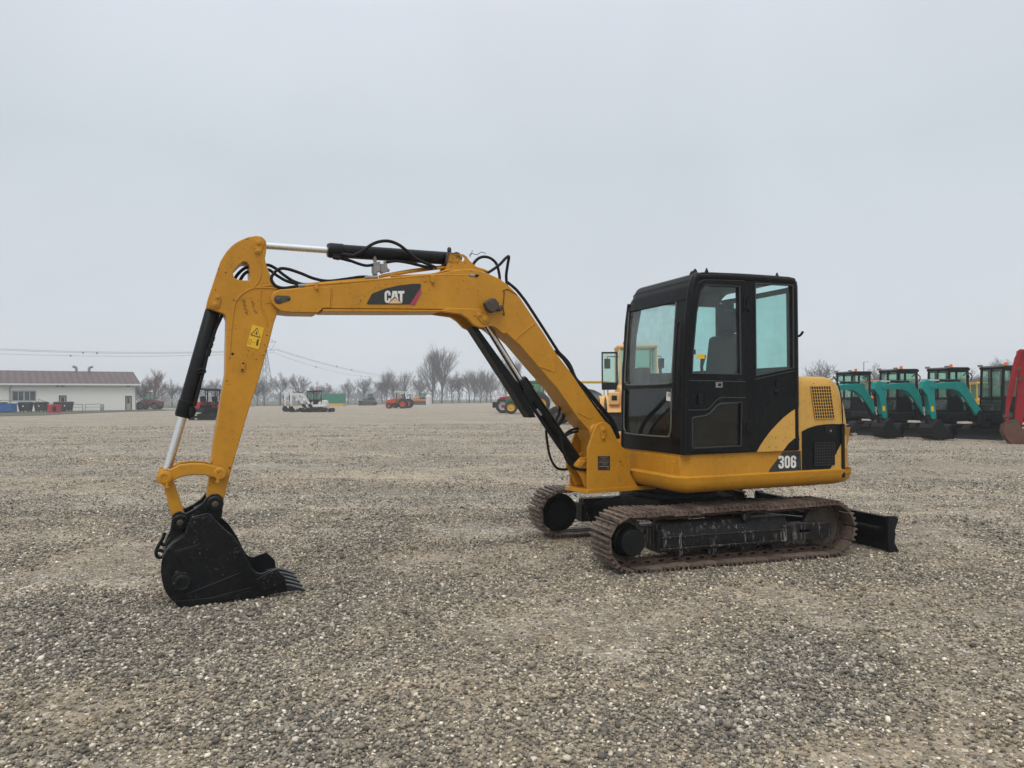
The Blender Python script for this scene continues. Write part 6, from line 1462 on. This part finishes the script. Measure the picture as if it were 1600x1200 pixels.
# young trees: prototypes 7 m tall
protoY = [tree(11+i, '', G_Y, (0, 0, 0), 7.0, 1.9, .60, 11, 4, .45, .026, 3) for i in range(4)]
protoP = [tree(31+i, '', None, (0, 0, 0), 12.0, 1.6, .36, 20, 4, 1.2, .017, 3) for i in range(3)]
used = set()
def put(pr, px, ytop, ybase, lbl, group, hh, Y=None):
    y_ = ybase+ROLL*(px-800); Y = Y or CAM_H*FPX/(y_-HOR); H_ = (ybase-ytop)/FPX*Y; loc = at(px, Y); sc = H_/pr['_h']; rot = (px*1.7) % 6.28
    if id(pr) not in used:
        used.add(id(pr)); pr['label'] = lbl
        if group: pr['group'] = group
        elif 'group' in pr: del pr['group']
        place(pr, loc, rot, sc); return pr
    return dup(pr, loc, rot, lbl, group, sc)
yt = [(269, 595, 636, 'young bare tree between the red loader and the bucket cylinder'), (292, 600, 636, 'slim young bare tree just left of the red mini excavator'), (318, 596, 635, 'bare young tree rising behind the canopy of the red mini excavator'), (337, 594, 635, 'bare young tree touching the left edge of the digging arm'),
      (402, 595, 634, 'bare young tree directly left of the pylon foot'), (413, 590, 633.5, 'bare young tree standing in front of the pylon foot'), (438, 585, 633, 'round bare young tree right of the pylon'), (467, 587, 633, 'bare young tree above the raised white excavator arm'),
      (493, 598, 632, 'small bare tree above the white excavator cab, left one'), (510, 600, 632, 'small bare tree just behind the green container'), (544, 594, 631.5, 'round bare tree right of the green container'), (569, 591, 631, 'bare tree behind the dark bulldozer'),
      (597, 590, 630.5, 'bare tree left of the small orange tractors'), (615, 588, 630.5, 'bare tree directly behind the flat white canopy'), (655, 588, 630, 'dark round bare tree at the foot of the tallest trees'), (706, 586, 629.5, 'bare tree hugging the right side of the tall trees'),
      (717, 583, 629.5, 'bare tree second to the right of the tall trees'), (733, 582, 629.5, 'bare tree third to the right of the tall trees'), (751, 584, 629.5, 'bare tree just left of the gap before the boom cylinder'), (767, 588, 629, 'bare tree seen right above the black front weight')]
for i, (px, a, b_, lb_) in enumerate(yt): put(protoY[i % 4], px, a, b_, lb_, G_Y, 7.0)
G_P = 'tall bare poplars beyond the yard'
yp = [(676, 549, 629.3, 'tall bare poplar, left stem of the tallest clump'), (690, 544, 629.3, 'tallest bare poplar, right stem of the big clump'), (604, 580, 629.5, 'slender pale poplar rising over the small orange tractor, left one'), (632, 582, 629.5, 'slender pale poplar right of the small orange tractors'),
      (790, 560, 629, 'tall bare poplar partly behind the boom cylinder rod'), (806, 566, 629, 'tall bare poplar between boom cylinder and boom underside'), (741, 580, 629, 'slim poplar above the row right of the tall clump'), (760, 578, 629, 'slim poplar nearest to the boom cylinder guard')]
for i, (px, a, b_, lb_) in enumerate(yp): put(protoP[i % 3], px, a, b_, lb_, G_P, 12.0, Y=205 if px < 700 and a < 560 else 235)
tree(71, 'bushy reddish tree still holding dry leaves beside the white building', None, at(241, 150), 6.6, 1.2, .60, 12, 3, .9, .04, 4, tw=RTW, leaf=1, name='leafy_tree')
tree(72, 'bushy dark tree immediately right of the building corner', None, at(221, 140), 4.6, .8, .60, 10, 3, .6, .04, 4, name='leafy_tree')
for i, (px, a, Y, lb_) in enumerate([(1285, 567, 120, 'round bare tree rising behind the engine hood'), (1370, 572, 125, 'bare tree behind the first gap of the teal row'), (1430, 594, 200, 'tiny bare tree on the skyline above the grey barn'), (1522, 580, 130, 'bare tree left of the red digging arm, over the yellow loader'), (1545, 583, 128, 'bare tree showing over the cab of the fourth teal machine'), (1436, 596, 210, 'tiny bare tree right beside the one over the grey barn'), (1571, 563, 128, 'bare tree directly behind the red digging arm')]):
    yb_ = HOR-ROLL*(px-800)+CAM_H*FPX/Y; put(protoY[(i+1) % 4], px, a, yb_, lb_, 'bare trees on the skyline at right', 7.0, Y=Y)
# far-off wood, one mass
rnd = random.Random(5); V_, F_ = [], []
for px0, px1, hmin, hmax, Y0 in ((110, 600, 5, 9, 330), (560, 860, 8, 14, 320), (1240, 1680, 7, 12, 330)):
    for k in range(int((px1-px0)*1.1)):
        px = rnd.uniform(px0, px1); Y = Y0+rnd.uniform(0, 60); hh = rnd.uniform(hmin, hmax)*(.7+.5*math.sin(px*.05)**2); b0_ = at(px, Y)
        for j in range(7):
            z0 = rnd.uniform(0, hh*.6); p = b0_+Vector((rnd.gauss(0, .9), rnd.gauss(0, .9), z0)); q = p+Vector((rnd.gauss(0, 1.0), rnd.gauss(0, 1), rnd.uniform(1.5, 3.2))); wv = .13; b = len(V_)
            V_ += [p+Vector((-wv, 0, 0)), p+Vector((wv*.5, wv, 0)), p+Vector((wv*.5, -wv, 0)), q]; F_ += [(b, b+1, b+3), (b+1, b+2, b+3), (b+2, b, b+3)]
me = bpy.data.meshes.new('far_wood'); me.from_pydata(V_, [], F_); me.materials.append(TWIG); o = bpy.data.objects.new('far_wood', me); COL.objects.link(o); tag(o, 'far-off wood fading into the haze', 'wood', kind='stuff')

# ================================================================== GROUND
def gravelmat():
    m, t, b = mat('gravel yard'); ge = nd(t, 'ShaderNodeNewGeometry'); pos = ge.outputs['Position']
    big = nz(t, .22, 5, .6, vec=pos, stretch=(1, 2.2, 1)); mid = nz(t, 1.1, 5, .6, vec=pos, stretch=(1, 1.6, 1)); fine = nz(t, 9, 4, .6, vec=pos)
    v1 = nd(t, 'ShaderNodeTexVoronoi', {'Scale': 42.0, 'Randomness': 1.0}); t.links.new(pos, v1.inputs['Vector'])
    v2 = nd(t, 'ShaderNodeTexVoronoi', {'Scale': 95.0, 'Randomness': 1.0}); t.links.new(pos, v2.inputs['Vector'])
    s1 = nd(t, 'ShaderNodeSeparateColor'); t.links.new(v1.outputs['Color'], s1.inputs[0]); s2 = nd(t, 'ShaderNodeSeparateColor'); t.links.new(v2.outputs['Color'], s2.inputs[0])
    st = [(0, (.07, .066, .06)), (.3, (.14, .13, .114)), (.62, (.235, .218, .190)), (.86, (.37, .345, .30)), (.97, (.60, .575, .52)), (1, (.76, .74, .69))]
    c1 = ramp(t, s1.outputs[0], st); c2 = ramp(t, s2.outputs[0], [(p, tuple(x*.95 for x in c)) for p, c in st])
    tan = ramp(t, fine, [(.3, (.190, .155, .108)), (.7, (.32, .264, .188))])
    k1 = ramp(t, s2.outputs[1], [(.35, g(0)), (.65, g(1))]); stone = mixc(t, k1, c1, c2)
    band = nz(t, .30, 5, .6, vec=pos, stretch=(.22, 1.7, 1)); dm = ramp(t, mixc(t, .5, mixc(t, .45, big, mid), band), [(.43, g(0)), (.56, g(1))]); sp = ramp(t, s1.outputs[1], [(.30, g(0)), (.5, g(1))])
    d2 = nd(t, 'ShaderNodeMath', operation='MULTIPLY'); t.links.new(dm, d2.inputs[0]); t.links.new(sp, d2.inputs[1]); d3 = nd(t, 'ShaderNodeMath', operation='MULTIPLY_ADD'); t.links.new(d2.outputs[0], d3.inputs[0]); d3.inputs[1].default_value = .72; d3.inputs[2].default_value = .14
    c = mixc(t, d3.outputs[0], stone, tan); v3 = nd(t, 'ShaderNodeTexVoronoi', {'Scale': 11.0, 'Randomness': 1.0}); t.links.new(pos, v3.inputs['Vector']); s3 = nd(t, 'ShaderNodeSeparateColor'); t.links.new(v3.outputs['Color'], s3.inputs[0]); c = mixc(t, 1.0, c, ramp(t, s3.outputs[0], [(0, g(.80)), (.5, g(1.0)), (1, g(1.2))]), 'MULTIPLY')
    pat = ramp(t, big, [(.3, g(1.12)), (.5, g(1.36)), (.7, g(1.55))]); pat2 = ramp(t, nz(t, 3.2, 6, .75, vec=pos, stretch=(1, .8, 1)), [(.3, g(.66)), (.5, g(1.0)), (.72, g(1.3))])
    c = mixc(t, 1.0, mixc(t, 1.0, mixc(t, 1.0, c, pat, 'MULTIPLY'), pat2, 'MULTIPLY'), (.93, .875, .80), 'MULTIPLY'); c = mixc(t, 1.0, c, ramp(t, nz(t, .55, 6, .7, vec=pos, stretch=(.30, .85, 1)), [(.36, g(.84)), (.5, g(.98)), (.64, g(1.10))]), 'MULTIPLY'); t.links.new(c, b.inputs['Base Color']); b.inputs['Roughness'].default_value = .9
    d1 = ramp(t, v1.outputs['Distance'], [(.0, g(1)), (.55, g(0))]); h = mixc(t, .4, d1, ramp(t, v2.outputs['Distance'], [(0, g(1)), (.55, g(0))])); h2 = mixc(t, .25, h, fine)
    bump(t, b, h2, .9, .014); return m
GM = gravelmat()
def fieldmat():
    m, t, b = mat('dull field grass'); ge = nd(t, 'ShaderNodeNewGeometry'); pos = ge.outputs['Position']
    c = ramp(t, nz(t, .35, 5, .6, vec=pos), [(.35, (.050, .060, .026)), (.55, (.085, .085, .045)), (.72, (.13, .115, .070))]); c = mixc(t, .35, c, ramp(t, nz(t, 6, 4, .7, vec=pos), [(.3, (.03, .04, .015)), (.7, (.16, .14, .08))])); t.links.new(c, b.inputs['Base Color']); b.inputs['Roughness'].default_value = .95
    bump(t, b, nz(t, 8, 4, .7, vec=pos), .8, .06); return m
FM = fieldmat()
EXT = 700
mb = MB(); mb.add([(-EXT, -60, -.03), (EXT, -60, -.03), (EXT, EXT, -.03), (-EXT, EXT, -.03)], [(0, 1, 2, 3)]); o = mb.build('ground', FM, smooth=0); tag(o, kind='structure')
edge = [ground(-60, 652), ground(60, 649.5), ground(140, 645.5), ground(215, 643.2), ground(296, 640.5), at(330, 150), at(430, 160), at(560, 172), at(700, 205), at(860, 215), at(1060, 200), at(1300, 190), at(1700, 170)]
edge = [Vector((p.x, p.y, 0)) for p in edge]; poly = [(-70, -50, 0), (170, -50, 0), (190, 165, 0)]+[tuple(p) for p in edge[::-1]]+[(-60, 45, 0)]
mb = MB(); mb.add(poly, [tuple(range(len(poly)))]); o = mb.build('gravel_yard', GM, smooth=0); tag(o, kind='structure')
pth = [ground(232, 639.2, .0), ground(300, 640.2), at(420, 150), at(330, 135), ground(300, 638.2), ground(240, 637.7)]
mb = MB(); mb.add([(p.x, p.y, -.012) for p in pth], [tuple(range(6))]); o = mb.build('path', flat('pale concrete', (.30, .29, .26), .9), smooth=0); tag(o, kind='structure')
mb = MB()
for i in range(4):
    a, b_ = edge[i], edge[i+1]; mb.bar(a+Vector((0, 0, .03)), b_+Vector((0, 0, .03)), .18, .14)
o = mb.build('kerb', flat('old kerb', (.22, .21, .19), .9)); tag(o, kind='structure')
# pale trampled streaks and puddle marks are in the gravel; loose stones near the camera are real
rng = np.random.default_rng(7)
def stones():
    bm = bmesh.new(); bmesh.ops.create_icosphere(bm, subdivisions=1, radius=1.0); bv = np.array([v.co[:] for v in bm.verts]); bf = np.array([[v.index for v in f.verts] for f in bm.faces]); bm.free()
    vars_ = []
    for i in range(24): s_ = bv*(1+rng.normal(0, .21, (len(bv), 1))); vars_.append(s_*np.array([1.0, rng.uniform(.6, .95), rng.uniform(.45, .75)]))
    vars_ = np.array(vars_)
    P_ = []
    for y0, y1, dens in ((2.6, 3.6, 4700), (3.6, 5, 4200), (5, 7, 3000), (7, 10, 1500), (10, 14, 520), (14, 20, 210), (20, 30, 75), (30, 42, 28)):
        xw = .74*y1+.15; n = int(2*xw*(y1-y0)*dens); x = rng.uniform(-xw, xw, n); y = rng.uniform(y0, y1, n); k = np.abs(x) < .74*y+.15; P_.append(np.stack([x[k], y[k]], 1))
    P_ = np.concatenate(P_); n = len(P_)
    # clumping: fewer stones where fine dirt lies
    cl = np.array([noise.noise(Vector((p[0]*.9, p[1]*.7, 3.1)))+.5*noise.noise(Vector((p[0]*2.7, p[1]*2.1, 9.1)))+.55*noise.noise(Vector((p[0]*.16, p[1]*1.25, 5.7))) for p in P_])
    keep = rng.uniform(0, 1, n) < np.clip(.74+cl*1.1, .14, 1.0); P_, cl = P_[keep], cl[keep]; n = len(P_)
    sz = rng.lognormal(math.log(.0081), .33, n); sz = np.clip(sz, .004, .024)*(1+.25*np.clip(cl, -1, 1))
    sz *= 1+.02*np.clip(P_[:, 1]-4, 0, 8)+.035*np.clip(P_[:, 1]-12, 0, 30)
    ang = rng.uniform(0, 6.283, n); tx = rng.normal(0, .25, n); vi = rng.integers(0, len(vars_), n)
    v = vars_[vi]*sz[:, None, None]; c, s_ = np.cos(ang)[:, None], np.sin(ang)[:, None]
    x, y, z = v[..., 0], v[..., 1], v[..., 2]; z = z+x*tx[:, None]; X = x*c-y*s_+P_[:, 0:1]; Yc = x*s_+y*c+P_[:, 1:2]; Z = z+(sz*rng.uniform(.1, .85, n))[:, None]
    V_ = np.stack([X, Yc, Z], -1).reshape(-1, 3); nv = len(bv); Fc = (bf[None]+(np.arange(n)*nv)[:, None, None]).reshape(-1, 3)
    me = bpy.data.meshes.new('loose_gravel'); me.vertices.add(len(V_)); me.vertices.foreach_set('co', V_.astype(np.float32).ravel()); me.loops.add(Fc.size); me.loops.foreach_set('vertex_index', Fc.astype(np.int32).ravel())
    me.polygons.add(len(Fc)); me.polygons.foreach_set('loop_start', np.arange(0, Fc.size, 3, dtype=np.int32)); me.polygons.foreach_set('loop_total', np.full(len(Fc), 3, dtype=np.int32))
    me.update(calc_edges=True)
    at_ = me.attributes.new('tone', 'FLOAT', 'FACE'); at_.data.foreach_set('value', np.repeat(rng.uniform(0, 1, n), len(bf)).astype(np.float32))
    at_ = me.attributes.new('clump', 'FLOAT', 'FACE'); at_.data.foreach_set('value', np.repeat(np.clip(cl*.5+.5, 0, 1), len(bf)).astype(np.float32))
    m, t, b = mat('loose stones'); a1 = nd(t, 'ShaderNodeAttribute', attribute_name='tone'); a2 = nd(t, 'ShaderNodeAttribute', attribute_name='clump')
    c = ramp(t, a1.outputs['Fac'], [(0, (.072, .070, .068)), (.28, (.150, .142, .130)), (.55, (.225, .208, .180)), (.78, (.31, .284, .238)), (.90, (.43, .395, .34)), (.965, (.56, .53, .48)), (1, (.78, .75, .69))])
    dk_ = ramp(t, a2.outputs['Fac'], [(.30, (1.40, 1.30, 1.12)), (.5, (1.22, 1.17, 1.07)), (.72, (1.06, 1.05, 1.02))]); ge = nd(t, 'ShaderNodeNewGeometry'); c = mixc(t, 1.0, mixc(t, 1.0, c, dk_, 'MULTIPLY'), (.99, .955, .90), 'MULTIPLY')
    c = mixc(t, 1.0, c, ramp(t, nz(t, 160, 3, .6, vec=ge.outputs['Position']), [(.3, g(.82)), (.7, g(1.15))]), 'MULTIPLY'); t.links.new(c, b.inputs['Base Color']); b.inputs['Roughness'].default_value = .85
    me.materials.append(m); o = bpy.data.objects.new('loose_gravel', me); COL.objects.link(o); tag(o, 'loose grey gravel stones scattered over the yard', 'gravel', kind='stuff'); return n
NST = stones()

# haze: the winter air
hz = MB(); hz.box(LR(0), -EXT-5, EXT+5, -65, EXT+5, -1.1, 27.5)
m, t, b = mat('haze'); t.nodes.remove(b); pv_ = nd(t, 'ShaderNodeVolumePrincipled', {'Density': HAZE_D, 'Anisotropy': 0.0}); pv_.inputs['Color'].default_value = (.90, .94, .985, 1); t.links.new(pv_.outputs[0], t.nodes['Material Output'].inputs['Volume'])
ho = hz.build('haze', m, smooth=0); tag(ho, kind='stuff')
for o in list(COL.objects):
    if '_h' in o: del o['_h']
# leave no unused prototypes behind
for pr in protoY+protoP:
    if id(pr) not in used:
        for c in kids(pr): bpy.data.objects.remove(c)
        bpy.data.objects.remove(pr)
print('stones', NST)
